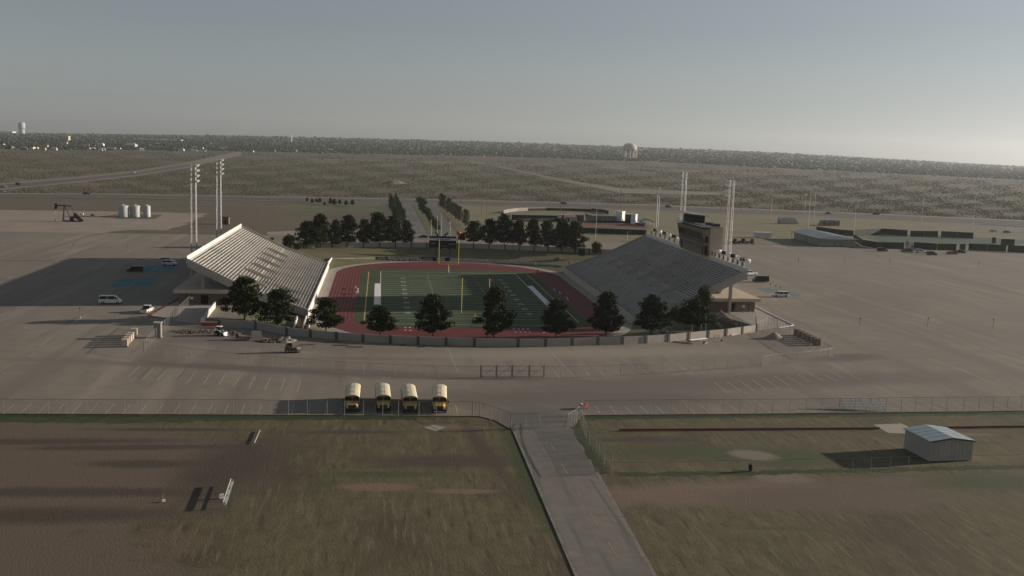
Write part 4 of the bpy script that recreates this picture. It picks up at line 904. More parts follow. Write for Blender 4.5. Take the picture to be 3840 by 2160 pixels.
WHT, DRED, BLK, SIL, GRN, RED_, DBL = (.66, .66, .65), (.045, .008, .010), (.010, .010, .011), (.36, .37, .38), (.05, .07, .06), (.20, .02, .02), (.02, .025, .035)
H_R, H_L = math.pi, 0.0                          # nose towards the right / left of the field
def cpx(kind, tile, a, b, hd, col, lb, **k): q = P(*TP(tile, a, b)); return car(kind, (q[0], q[1], .004), hd, col, lb, **k)
cpx('van', 'b0', 1112, 748, H_R+R(3), WHT, 'long white passenger van parked in the grandstand shadow, nose right')
cpx('minivan', 'b0', 1360, 424, H_L+R(4), DRED, 'dark maroon minivan beside the blue bays in the shadow')
cpx('suv', 'b0', 1706, 362, H_R, WHT, 'white sport utility car at the blue bays, nearer of the white pair')
cpx('suv', 'b0', 1692, 338, H_R+R(2), SIL, 'silvery white sport utility car hidden behind the nearer white one')
cpx('pickup', 'b0', 1478, 836, R(-97), WHT, 'white pickup seen from behind near the red kerb, sunlit on one side')
cpx('minivan', 'b3', 122, 680, H_L, WHT, 'small white minivan parked beside the blue bays on the right')
cpx('van', 'b2', 2500, 530, H_L+R(3), BLK, 'black van parked behind the near corner of the shaded grandstand')
cpx('pickup', 'b2', 2392, 462, R(20), WHT, 'white pickup half hidden behind the corner of the shaded grandstand')
cpx('suv', 'b3', 1150, 222, H_R, DBL, 'dark sport utility car by the tennis fence, leftmost of the row')
cpx('pickup', 'b3', 1400, 228, H_R, GRN, 'dull green pickup before the tan board at the tennis fence')
cpx('suv', 'b3', 1535, 238, R(160), WHT, 'white sport utility car parked by the tennis fence')
cpx('suv', 'b3', 1648, 260, H_R, DBL, 'dark sport utility car in front of the white one by the tennis fence')
cpx('sedan', 'b3', 1845, 252, H_R, RED_, 'red saloon car near the tennis fence gate')
cpx('pickup', 'b3', 1928, 240, H_R, DRED, 'dark red pickup right of the red saloon by the tennis fence')
def fpx(kind, px, py, hd, col, lb): q = PT(px, py); return car(kind, (q[0], q[1], q[2]+.06), hd, col, lb, 'cars on the far roads', name='distant_car')
fpx('sedan', 15, 703, R(160), SIL, 'pale car on the far left road at the picture edge')
fpx('suv', 70, 694, R(160), BLK, 'dark car following the pale car on the far left road')
fpx('suv', 500, 650, R(150), WHT, 'small white car alone on the slanting far left road')
fpx('sedan', 325, 729, H_R, BLK, 'dark saloon on the highway left of the light towers')
fpx('sedan', 8, 722, H_R, SIL, 'pale car on the highway at the left picture edge')
fpx('suv', 2506, 779, H_R, BLK, 'dark van-like car on the highway behind the ball field')
fpx('sedan', 3105, 803, H_R, DBL, 'dark saloon on the highway right of the second tower')
fpx('suv', 3285, 806, H_R, GRN, 'boxy dark green car on the highway towards the right')
fpx('sedan', 3725, 870, R(190), SIL, 'pale grey saloon on the side road at far right')
fpx('sedan', 3775, 874, R(190), DBL, 'dark saloon behind the pale one on the side road')
fpx('suv', 2115, 766, H_R, BLK, 'dark car on the highway behind the outfield light poles')
fpx('sedan', 1585, 893, R(10), BLK, 'black car roof showing over the far wall left of the scoreboard')

# school buses
def make_bus():
    t = thing('school_bus', (0, 0, 0), 'x', 'bus', 'school buses parked in a row'); w = 1.22
    def arch(y, w, zf, zt, n=6):               # section with a domed roof
        pts = [(-w, y, zf), (w, y, zf)]
        for i in range(n+1): a = R(0+180*i/n); pts.append((w*math.cos(a)*(1 if i in (0, n) else .985), y, zt-.52+.52*math.sin(a)))
        return pts
    body = [arch(4.75, w, .62, 2.52), arch(4.6, w, .55, 2.62), arch(-3.55, w, .55, 2.62), arch(-3.75, w, .55, 2.60)]
    loft(MB(), body).build('body', M['bus_yellow'], t)
    rf = []
    for y, k in ((4.78, .97), (4.5, 1.0), (-3.3, 1.0), (-3.82, .985)):
        o = [(1.19*math.cos(R(a))*1.02, y, 2.10+.555*math.sin(R(a))*k) for a in range(8, 173, 12)]
        i = [(x*.97, y, z-.06) for x, y, z in o[::-1]]; rf.append(o+i)
    r = loft(MB(), rf).build('roof', M['bus_roof'], t)
    for y in (-1.6, .6, 2.8): 
        mb = MB(); pts = [(1.19*math.cos(R(a))*1.025, 2.10+.562*math.sin(R(a))) for a in range(8, 173, 12)]
        for (x0, z0), (x1, z1) in zip(pts[:-1], pts[1:]): mb.beam((x0, y, z0), (x1, y, z1), .05, .012)
        mb.build('roof_rib', M['bus_roof'], r)
    for y in (-1.0, 2.4): MB().box((0, y, 2.69), (.7, .7, .07)).build('roof_hatch', M['bus_roof'], r)
    MB().box((.28, .4, 2.667), (.03, 8.2, .012)).build('roof_seam', M['dark_concrete'], r)
    hood = [[(-.98, -3.7, .55), (.98, -3.7, .55), (1.0, -3.7, 1.3), (.78, -3.7, 1.62), (-.78, -3.7, 1.62), (-1.0, -3.7, 1.3)],
            [(-.98, -4.5, .55), (.98, -4.5, .55), (1.0, -4.5, 1.15), (.72, -4.5, 1.46), (-.72, -4.5, 1.46), (-1.0, -4.5, 1.15)],
            [(-.92, -4.92, .58), (.92, -4.92, .58), (.93, -4.92, 1.02), (.62, -4.92, 1.28), (-.62, -4.92, 1.28), (-.93, -4.92, 1.02)]]
    loft(MB(), hood).build('hood', M['bus_yellow'], t)
    MB().box((0, -4.95, .93), (1.15, .06, .58)).build('grille', M['dark_metal'], t); MB().box((0, -5.02, .55), (2.3, .2, .28)).build('front_bumper', M['black'], t)
    for s in (-1, 1): 
        MB().cyl((s*.76, -4.93, .95), (s*.76, -4.99, .95), .12, n=10).build('headlight', M['lamp_lens'], t)
        MB().quad(*[(x*s, -3.775, z) for x, z in [(.04, 1.66), (1.12, 1.66), (1.14, 2.2), (1.02, 2.40), (.04, 2.42)]][::s]).build('windscreen', M['glass'], t)
        MB().box((s*1.42, -4.0, 1.75), (.2, .1, .42)).build('mirror', M['black'], t); MB().beam((s*1.42, -4.0, 1.6), (s*1.1, -3.7, 1.4), .03, .03).build('mirror_arm', M['black'], t)
        for k in range(9): MB().box((s*(w+.004), 4.0-k*.88, 1.93), (.03, .72, .50)).build('window', M['glass'], t)
        for z in (1.48, 1.1): MB().box((s*(w+.008), .5, z), (.02, 8.2, .05)).build('rub_rail', M['black'], t)
        wheel2 = [(-4.15, .05), (2.3, .05)]
        for y, _ in wheel2:
            g = MB().cyl((s*(w-.32), y, .5), (s*(w-.02), y, .5), .5, n=16).build('wheel', M['tyre'], t); MB().cyl((s*(w-.03), y, .5), (s*(w-.005), y, .5), .26, n=10).build('rim', M['rim'], g)
    MB().box((0, -3.83, 2.47), (1.25, .1, .26)).build('sign_plate', M['bus_yellow'], t)
    text_part('SCHOOL BUS', .2, M['black'], t, (0, -3.89, 2.47), (R(90), 0, 0), 'lettering')
    MB().box((0, .6, .5), (1.9, 7.5, .4)).build('chassis', M['black'], t)
    MB().box((0, 4.86, .62), (2.3, .14, .3)).build('rear_bumper', M['black'], t)
    return t
bus0 = make_bus()
bl = [((965, 465), (985, 155), 'leftmost, shadow on open asphalt'), ((1283, 463), (1272, 152), 'second from the left'), ((1553, 473), (1530, 166), 'third from the left, slightly slanted'), ((1842, 476), (1850, 160), 'rightmost of the four')]
for k, (f_, r_, lb) in enumerate(bl):
    a = P(*TP('c1', *f_), .1); b = P(*TP('c1', *r_), 2.75); d = b-a; an = math.atan2(d[1], d[0])-math.pi/2
    c = a[:2]+np.array([math.cos(an+math.pi/2), math.sin(an+math.pi/2)])*4.7
    lbl = f'white-roofed yellow school bus by the fence, {lb}'
    if k == 0: bus0.location = (c[0], c[1], .004); bus0.rotation_euler = (0, 0, an); bus0['label'] = lbl
    else: place_copy(bus0, (c[0], c[1], .004), an, lbl)

# ================================================================== FENCES
def fence(pts, h, lbl, spacing=None, posts=None, rail=True, name='chain_link_fence', mat='chain', pr=.045, pmat_='fence_metal', fabric=True, group='chain-link fences'):
    pts = [np.array([q[0], q[1], q[2] if len(q) > 2 else 0.]) for q in pts]
    root = thing(name, pts[0], lbl, 'fence', group); off = pts[0]
    pp = []
    for i, (a, b) in enumerate(zip(pts[:-1], pts[1:])):
        d = math.dist(a, b); n = max(1, round(d/spacing)) if spacing else 1
        pp += [a+(b-a)*k/n for k in range(n)]
    pp.append(pts[-1])
    for q in pp: MB().cyl((q[0], q[1], q[2]-.1), (q[0], q[1], q[2]+h+.05), pr, n=6).build('post', M[pmat_], root, off=off)
    mb = MB(); mb.uv = []; s = 0.; rl = MB()
    for a, b in zip(pp[:-1], pp[1:]):
        d = math.dist(a, b); mb.quad((a[0], a[1], a[2]+.03), (b[0], b[1], b[2]+.03), (b[0], b[1], b[2]+h), (a[0], a[1], a[2]+h)); mb.uv += [(s, 0), (s+d, 0), (s+d, h), (s, h)]; s += d
        rl.cyl((a[0], a[1], a[2]+h), (b[0], b[1], b[2]+h), pr*.7, n=5, cap=False)
    if fabric: mb.build('mesh_fabric', M[mat], root, off=off)
    if rail: rl.build('top_rail', M[pmat_], root, off=off)
    return root
pz = lambda tile, l: [P(*TP(tile, a, b)) for a, b in l]
lf = pz('c0', [(-500, 483)])+[P(*TP('c0', a, 487)) for a in (300, 487, 668, 870, 1055, 1250, 1420, 1610, 1805, 1972, 2163, 2347, 2530)]+[P(*TP('c1', a, b)) for a, b in [(145, 492), (325, 494), (515, 496), (715, 497), (890, 498), (1080, 499), (1273, 500), (1432, 501), (1638, 502), (1813, 503), (1983, 504), (2175, 505)]]
fence([lf[0]]+lf[1:], 2.3, 'long chain-link fence in front of the school buses at left', spacing=4.5)
fence(pz('c1', [(2180, 505), (2250, 510)]), 2.3, 'short chain-link gate panel right of the school buses', group=None)
fence(pz('c1', [(2252, 512), (2360, 552), (2450, 580), (2562, 630)]), 2.3, 'chain-link fence slanting from the bus bay to the drive gate')
fence(pz('c1', [(2566, 632)])+pz('c2', [(133, 628), (266, 625)]), 2.3, 'left half of the open chain-link gate across the drive', pr=.06)
fence(pz('c2', [(557, 632), (618, 600), (670, 560), (684, 552)]), 2.3, 'chain-link gate leaf swung open at the right of the drive', spacing=1.2)
fence(pz('c2', [(722, 498), (900, 496), (1080, 495), (1258, 493), (1435, 491), (1600, 490), (1778, 489), (1950, 488), (2123, 487), (2290, 485), (2463, 483)])+pz('c3', [(48, 481), (217, 479), (385, 477), (540, 474), (712, 471), (872, 469), (1032, 467), (1185, 465), (1338, 463), (1478, 461), (1645, 459), (1795, 457), (1965, 456), (2120, 455), (2262, 454), (2405, 453), (2545, 452), (2900, 448), (3300, 445)]), 2.45, 'long chain-link fence along the right lot edge by the grass')
fence(pz('c2', [(688, 560), (712, 660), (742, 735), (812, 850), (870, 925), (925, 1000), (1000, 1080)]), 2.2, 'silvery chain-link fence slanting down beside the right of the drive', spacing=2.4, mat='chain')
fence(pz('c2', [(1000, 1085), (1400, 1080), (1800, 1072), (2230, 1065), (2576, 1058)])+pz('c3', [(250, 1052), (450, 1047), (650, 1042), (850, 1037), (1035, 1033), (1230, 1027), (1410, 1022), (1900, 1012), (2576, 1000), (3200, 990)]), 1.5, 'thin wire fence crossing the grass below the grey shed', fabric=False, pr=.03)
cf = pz('b0', [(1450, 1235), (1555, 1252), (1670, 1272), (1800, 1285), (1925, 1305), (2050, 1320), (2180, 1337), (2320, 1350), (2460, 1365)])+pz('b1', [(15, 1372), (163, 1388), (313, 1400), (463, 1413), (612, 1425), (768, 1438), (920, 1446), (1080, 1455), (1238, 1463), (1400, 1470), (1560, 1478), (1720, 1484)])+pz('c1', [(1845, 118), (1975, 121), (2098, 122), (2255, 122)])
fence(cf, 2.15, 'curved chain-link fence sweeping round the near wall on the left', pr=.035)
cr = pz('c2', [(325, 122), (490, 128), (640, 125), (797, 118), (940, 112), (1090, 105), (1240, 100), (1378, 95), (1520, 87), (1655, 75), (1787, 65), (1918, 55), (2040, 48), (2168, 38), (2290, 30), (2402, 22)])+pz('b2', [(2510, 1385)])+pz('b3', [(45, 1368), (148, 1355), (300, 1342), (500, 1318), (610, 1302), (655, 1293)])
fence(cr, 2.2, 'curved chain-link fence sweeping round the near wall on the right', pr=.035)
fence(pz('b3', [(655, 1293), (560, 1245), (430, 1190)])+pz('b3', [(215, 1062), (180, 1042), (90, 985), (40, 950)]), 2.3, 'chain-link fence from the curved fence back to the brick stacks', spacing=3.)
fence(pz('b2', [(2460, 1030), (2540, 990), (2576, 985)])+pz('b3', [(95, 985)]), 2.3, 'chain-link fence on the right concrete walk by the ramp', spacing=2.5)
fence(pz('b2', [(2240, 840), (2330, 850), (2445, 930), (2460, 1020)]), 2.2, 'chain-link fence between the dark ramp and right concourse building', spacing=3.)
fence(pz('b0', [(1905, 765), (1800, 865), (1705, 965)]), 2.3, 'chain-link fence on the left walk before the brick concourse', spacing=2.2)
fence(pz('b0', [(1690, 985), (1600, 1070), (1445, 1235)]), 2.3, 'chain-link fence from the grey ticket pillar to the curved fence', spacing=3.2)
gate = thing('swing_gate', P(*TP('c1', 2262, 122)), 'dark double swing gate in the middle of the curved chain-link fence', 'gate')
gp = pz('c1', [(2262, 122), (2418, 122)])+pz('c2', [(0, 121), (172, 121), (322, 121)])
off = gp[0]
for q in gp: MB().cyl((q[0], q[1], 0), (q[0], q[1], 2.4), .075, n=8).build('gate_post', M['dark_metal'], gate, off=off)
for a, b in zip(gp[:-1], gp[1:]):
    mb = MB(); d = (b-a)/np.linalg.norm(b-a); A, B = a+d*.15, b-d*.15
    for z in (.15, 1.25, 2.2): mb.beam((A[0], A[1], z), (B[0], B[1], z), .05, .05)
    mb.beam((A[0], A[1], .15), (A[0], A[1], 2.2), .05, .05); mb.beam((B[0], B[1], .15), (B[0], B[1], 2.2), .05, .05); mb.beam((A[0], A[1], .15), (B[0], B[1], 2.2), .04, .04)
    mb.build('gate_leaf', M['dark_metal'], gate, off=off)
    m2 = MB(); L_ = math.dist(A, B); m2.quad((A[0], A[1], .15), (B[0], B[1], .15), (B[0], B[1], 2.2), (A[0], A[1], 2.2)); m2.uv = [(0, 0), (L_, 0), (L_, 2), (0, 2)]; m2.build('mesh_fabric', M['chain'], gate, off=off)

# ================================================================== FOREGROUND THINGS
# metal shed
a = P(*TP('c3', 1382, 828)); b = P(*TP('c3', 1605, 965)); c = P(*TP('c3', 2033, 955))
L_, W_ = math.dist(a, b), math.dist(b, c); an = math.atan2((c-b)[1], (c-b)[0]); ctr = (a+c)/2
sh = thing('metal_shed', ctr, 'grey metal shed with pale gabled roof on the right grass', 'shed', rz=an)
x, y = W_/2, L_/2; hw, hr = 2.95, 3.42
mb = MB(); mb.prism([(-x, -y, 0), (x, -y, 0), (x, -y, hw), (0, -y, hr), (-x, -y, hw)], (0, 2*y, 0)); mb.build('wall', M['shed_wall'], sh)
for s in (-1, 1):
    o = MB().prism([(0, -y-.2, hr+.02), (s*(x+.2), -y-.2, hw-.01), (s*(x+.2), -y-.2, hw+.07), (0, -y-.2, hr+.10)], (0, 2*y+.4, 0)).build('roof_panel', M['shed_roof'], sh)
    for k in range(1, 5):
        yy = -y+2*y*k/5; MB().beam((0, yy, hr+.115), (s*(x+.2), yy, hw+.085), .05, .03).build('roof_rib', M['shed_roof'], o)
    MB().prism([(0, -y-.24, hr-.12), (s*(x+.2), -y-.24, hw-.15), (s*(x+.2), -y-.24, hw+.04), (0, -y-.24, hr+.07)], (0, .03, 0)).build('barge_board', M['dark_red'], sh)
MB().box((-x-.02, 0, .12), (.05, 2*y, .24)).build('sill', M['concrete'], sh)
for k in range(11):
    xx = -x+.35+(2*x-.7)*k/10; MB().box((xx, -y-.015, hw/2), (.05, .03, hw-.02)).build('wall_rib', M['shed_wall'], sh)
    yy = -y+.35+(2*y-.7)*k/10; MB().box((-x-.015, yy, hw/2), (.03, .05, hw-.02)).build('wall_rib', M['shed_wall'], sh)
MB().box((x+.02, -1, 1.1), (.05, 2.4, 2.2)).build('door', M['offwhite'], sh)
# bleacher
a = P(*TP('c3', 760, 455)); b = P(*TP('c3', 1190, 460)); an = math.atan2((b-a)[1], (b-a)[0]); W_ = math.dist(a, b)
bl_ = thing('bleacher', (a+b)/2, 'small silver aluminium bleacher behind the right fence', 'bleacher', rz=an)
for k in range(5):
    MB().box((0, k*.62, .42+k*.33), (W_, .28, .05)).build('seat_plank', M['alu'], bl_)
    if k: MB().box((0, k*.62-.35, .12+k*.33), (W_, .3, .04)).build('foot_plank', M['alu'], bl_)
for xx in np.linspace(-W_/2+.3, W_/2-.3, 5): MB().beam((xx, -.1, .3), (xx, 2.7, 1.75), .06, .08).build('frame', M['galv'], bl_); MB().box((xx, 2.5, .8), (.06, .06, 1.6)).build('leg', M['galv'], bl_); MB().box((xx, 0, .2), (.06, .06, .4)).build('leg', M['galv'], bl_)
for z in (1.9, 2.3): MB().box((0, 2.75, z), (W_, .04, .04)).build('back_rail', M['alu'], bl_)
# red pipe line on the grass
rp = P(*TP('c2', 1075, 655)); r2 = P(*TP('c3', 1120, 638)); r3 = P(*TP('c3', 1430, 634)); r4 = P(*TP('c3', 2700, 618))
for k, (u, v, lb) in enumerate([(rp, r2, 'long dark red low rail on the right grass, left stretch'), (r3, r4, 'dark red low rail on the right grass, stretch beyond the slab')]):
    t = thing('low_rail', u, lb, 'rail', 'red rails on the grass'); n = int(math.dist(u, v)/6)
    for i in range(n):
        p, q = u+(v-u)*i/n, u+(v-u)*(i+.995)/n; MB().beam((p[0], p[1], .13), (q[0], q[1], .13), .3, .26).build('rail_length', M['dark_red'], t, off=u)
# dugout benches at the lower left
def dug(p0, p1, h, lb):
    a, b = P(*p0), P(*p1); an = math.atan2((b-a)[1], (b-a)[0]); L_ = math.dist(a, b)
    t = thing('team_bench', (a+b)/2, lb, 'bench', rz=an)
    MB().box((0, 0, .45), (L_, .3, .05)).build('seat', M['galv'], t); MB().box((0, .2, .75), (L_, .05, .22)).build('backrest', M['galv'], t)
    for x_ in np.linspace(-L_/2+.2, L_/2-.2, 4): MB().box((x_, .1, .35), (.06, .4, .7)).build('leg', M['galv'], t)
    return t
dug(TP('c0', 2262, 1440), TP('c0', 2340, 1200), .9, 'silver aluminium team bench on the bare field, lower left')
q = P(*TP('c0', 2558, 790)); q2 = P(*TP('c1', 40, 660)); t = thing('low_pipe', q, 'thin pale pipe lying at the edge of the bare field', 'pipe'); n = 4
for i in range(n): u, v = q+(q2-q)*i/n, q+(q2-q)*(i+.98)/n; MB().cyl((u[0], u[1], .12), (v[0], v[1], .12), .07, n=8).build('length', M['galv'], t, off=q)
q = P(*TP('c0', 2228, 1335)); t = thing('white_box', q, 'small white box left of the lower silver bench', 'box', rz=.3); MB().box((0, 0, .22), (.55, .4, .4)).build('box', M['white'], t); MB().box((0, 0, .44), (.6, .45, .06)).build('lid', M['offwhite'], t)
q = P(*TP('c0', 1640, 1365)); t = thing('post_stub', q, 'short yellow stake with white base on the bare field', 'stake'); MB().cyl((0, 0, 0), (0, 0, .9), .03, n=6).build('stake', M['yellow_paint'], t); MB().box((.1, -.1, .1), (.4, .25, .2), .4).build('base', M['offwhite'], t)
# red and white barrier by the drive gate
q = P(*TP('c2', 722, 435)); t = thing('barricade', q, 'red and white barricade ring at the right drive gate post', 'barricade')
for k in range(6):
    a0 = R(60*k); MB().box((.55*math.cos(a0), .55*math.sin(a0), .55), (.16, .5, .5), a0).build('panel', M['red' if k % 2 else 'offwhite'], t)
for k in range(4): a0 = R(90*k+45); MB().box((.45*math.cos(a0), .45*math.sin(a0), .2), (.08, .08, .5)).build('leg', M['dark_metal'], t)
q = P(*TP('c2', 2400, 1060)); t = thing('waste_bin', q, 'dark green waste bin on the right grass by the wire fence', 'bin'); MB().cyl((0, 0, 0), (0, 0, .85), .26, .32, n=10).build('drum', M['windscreen'], t); MB().cyl((0, 0, .85), (0, 0, .92), .34, .3, n=10).build('lid', M['black'], t)
# ================================================================== NEAR-END SITE CLUTTER
def pallet(q, an, lb, grp, n=(2, 2, 3), size=(1.2, 1.5, 1.5), mat='brick'):
    t = thing('brick_pallet', q, lb, 'pallet', grp, rz=an)
    for k in range(3): MB().box(((k-1)*.5, 0, .06), (.12, 1.5, .12)).build('runner', M['wood_pole'], t)
    MB().box((0, 0, .14), (1.25, 1.55, .04)).build('deck', M['wood_pole'], t)
    for k in range(3):
        for j in range(2):
            for i in range(2): MB().box(((i-.5)*.6, (j-.5)*.74, .40+k*.48), (.585, .72, .465)).build('block_bundle', M[mat], t)
    return t
A, B = P(*TP('b0', 1258, 1180)), P(*TP('b0', 1352, 1070)); an = math.atan2((B-A)[1], (B-A)[0])
proto = None
for k in range(6):
    q = A+(B-A)*k/5; lb = f'tan brick pallet in the left row by the fence, {ORD[k]} from the camera'
    if proto is None: proto = pallet(q, an-math.pi/2, lb, 'brick pallets at left', mat='tan_stucco')
    else: place_copy(proto, q, an-math.pi/2+random.uniform(-.08, .08), lb)
A, B = P(*TP('b3', 490, 1165)), P(*TP('b3', 290, 1068)); an = math.atan2((B-A)[1], (B-A)[0]); proto = None
for k in range(6):
    q = A+(B-A)*k/5; lb = f'dark brick pallet in the right row by the fence, {ORD[k]} from the camera'
    if proto is None: proto = pallet(q, an-math.pi/2, lb, 'brick pallets at right', mat='brick')
    else: place_copy(proto, q, an-math.pi/2+random.uniform(-.08, .08), lb)
q = P(*TP('b0', 1590, 1088)); t = thing('ticket_pillar', q, 'square grey ticket pillar beside the left chain-link fence', 'pillar')
MB().box((0, 0, 1.6), (1.4, 1.4, 3.2)).build('shaft', M['dark_concrete'], t); MB().box((0, 0, 3.28), (1.7, 1.7, .16)).build('cap', M['concrete'], t); MB().box((0, 0, .1), (1.66, 1.66, .2)).build('plinth', M['dark_concrete'], t)
# red kerb
pts = pz('b0', [(1890, 640), (1650, 790), (1510, 868), (1540, 885), (1690, 903)]); t = thing('red_kerb', pts[0], 'dark red painted kerb along the left concourse walk', 'kerb')
for a, b in zip(pts[:-1], pts[1:]):
    n = max(1, int(math.dist(a, b)/4))
    for i in range(n): p, q = a+(b-a)*i/n, a+(b-a)*(i+.99)/n; MB().beam((p[0], p[1], .08), (q[0], q[1], .08), .2, .18).build('kerb_stone', M['dark_red'], t, off=pts[0])
pts = pz('b2', [(2440, 775), (2576, 845)])+pz('b3', [(255, 965), (225, 975), (110, 990)]); t = thing('walk_kerb', pts[0], 'pale kerb round the right concourse walk', 'kerb')
for a, b in zip(pts[:-1], pts[1:]):
    n = max(1, int(math.dist(a, b)/4))
    for i in range(n): p, q = a+(b-a)*i/n, a+(b-a)*(i+.99)/n; MB().beam((p[0], p[1], .08), (q[0], q[1], .08), .25, .18).build('kerb_stone', M['pale_concrete'], t, off=pts[0])
# ramp with lit side wall on the left, low ramp walls at the wall
def lowwall(tile, l, h, lb, mat, w=.25, z0=0., name='ramp_wall'):
    pts = pz(tile, l); t = thing(name, pts[0], lb, 'wall')
    for a, b in zip(pts[:-1], pts[1:]):
        MB().beam((a[0], a[1], z0+h/2), (b[0], b[1], z0+h/2), w, h).build('panel', M[mat], t, off=pts[0]); MB().beam((a[0], a[1], z0+h+.04), (b[0], b[1], z0+h+.04), w+.1, .08).build('coping', M['concrete'], t, off=pts[0])
    return t
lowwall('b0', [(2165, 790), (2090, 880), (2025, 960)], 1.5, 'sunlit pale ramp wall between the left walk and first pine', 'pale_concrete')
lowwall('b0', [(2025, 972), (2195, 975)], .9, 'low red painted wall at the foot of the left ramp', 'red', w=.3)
def bankwall(u, v, h, lb, mat='pale_concrete', w=.3):
    a, b = PT(*u), PT(*v); t = thing('stair_wall', a, lb, 'wall', 'stair walls on the banks')
    n = 5
    for i in range(n):
        p, q = a+(b-a)*i/n, a+(b-a)*(i+.99)/n; zp = H(p[0], p[1]); zq = H(q[0], q[1])
        MB().beam((p[0], p[1], zp+h/2-.3), (q[0], q[1], zq+h/2-.3), w, h+.6).build('panel', M[mat], t, off=a)
    return t
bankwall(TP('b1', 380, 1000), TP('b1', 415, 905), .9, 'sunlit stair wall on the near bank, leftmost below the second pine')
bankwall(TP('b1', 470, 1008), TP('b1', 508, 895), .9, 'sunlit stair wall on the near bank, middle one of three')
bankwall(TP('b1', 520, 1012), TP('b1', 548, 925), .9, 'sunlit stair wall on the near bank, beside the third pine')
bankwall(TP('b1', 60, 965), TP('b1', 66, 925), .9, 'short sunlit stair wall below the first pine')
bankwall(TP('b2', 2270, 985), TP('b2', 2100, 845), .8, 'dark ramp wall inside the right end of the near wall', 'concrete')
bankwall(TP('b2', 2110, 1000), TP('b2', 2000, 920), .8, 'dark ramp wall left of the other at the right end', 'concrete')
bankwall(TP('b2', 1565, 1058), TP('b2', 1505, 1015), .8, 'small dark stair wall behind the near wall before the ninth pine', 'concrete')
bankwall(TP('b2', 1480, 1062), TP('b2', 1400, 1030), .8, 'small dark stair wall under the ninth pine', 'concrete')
# compact loader
q = P(*TP('b1', 345, 1238)); t = thing('skid_loader', q, 'brown and black skid loader on the left lot before the wall', 'loader', rz=R(5))
MB().box((0, 0, .75), (2.2, 1.3, .7)).build('chassis', M['loader_paint'], t); MB().box((-.15, 0, 1.55), (1.1, 1.1, 1.0), taper=.86).build('cab', M['glass'], t); MB().box((-.15, 0, 2.1), (1.15, 1.15, .1)).build('cab_roof', M['offwhite'], t)
for s in (-1, 1):
    MB().beam((-.95, s*.62, 1.5), (1.25, s*.62, .75), .14, .2).build('lift_arm', M['loader_paint'], t)
    for x_ in (-.6, .6): wheel(t, x_, s*.72, .42, .3, s)
mb = MB(); mb.prism([(1.2, -.9, .15), (1.95, -.9, .12), (1.95, -.9, .2), (1.4, -.9, .3), (1.3, -.9, .95), (1.2, -.9, .95)], (0, 1.8, 0)); mb.build('bucket', M['dark_metal'], t); MB().box((1.6, 0, .55), (.9, 1.7, .6)).build('load', M['tan_stucco'], t)
# white skid steer by the wall
q = P(*TP('b0', 2215, 1068)); t = thing('skid_steer', q, 'white skid steer parked by the left end of the near wall', 'loader', rz=R(-20))
MB().box((0, 0, .7), (1.9, 1.2, .6)).build('chassis', M['dark_metal'], t); MB().box((-.2, 0, 1.5), (1.0, 1.05, 1.0), taper=.88).build('cab', M['glass'], t); MB().box((-.2, 0, 2.03), (1.1, 1.1, .08)).build('cab_roof', M['white'], t)
for s in (-1, 1):
    MB().beam((-1.0, s*.62, 1.7), (1.3, s*.62, .5), .12, .2).build('lift_arm', M['white'], t)
    for x_ in (-.55, .55): wheel(t, x_, s*.68, .4, .28, s)
mb = MB(); mb.prism([(1.2, -.85, .1), (1.9, -.85, .1), (1.35, -.85, .3), (1.3, -.85, .8), (1.2, -.85, .8)], (0, 1.7, 0)); mb.build('bucket', M['white'], t)
# flat trailer with tan panel
s4 = 640/2576.
def W4(a, b): return P(660+a*s4, 1150+b*s4)
q = W4(1060, 500); t = thing('flat_trailer', q, 'dark flat trailer with upright tan panel on the left lot', 'trailer', rz=R(3))
MB().box((0, 0, .55), (4.2, 1.9, .15)).build('bed', M['dark_metal'], t); MB().beam((-2.1, 0, .5), (-3.4, 0, .45), .1, .1).build('drawbar', M['dark_metal'], t); MB().box((-1.9, 0, .95), (.5, 1.0, .7)).build('toolbox', M['black'], t); MB().box((-.2, .3, .72), (2.2, .25, .12)).build('plank', M['alu'], t)
for s in (-1, 1): wheel(t, .3, s*.95, .35, .22, s)
q = W4(1215, 520); t = thing('upright_panel', q, 'upright tan plywood panel behind the flat trailer', 'panel', rz=R(8)); MB().box((0, 0, 1.1), (2.1, .12, 2.2)).build('board', M['tan_stucco'], t); MB().beam((.9, .1, 1.8), (1.3, 1.0, 0), .08, .08).build('brace', M['wood_pole'], t); MB().beam((-.9, .1, 1.8), (-.7, 1.0, 0), .08, .08).build('brace', M['wood_pole'], t)
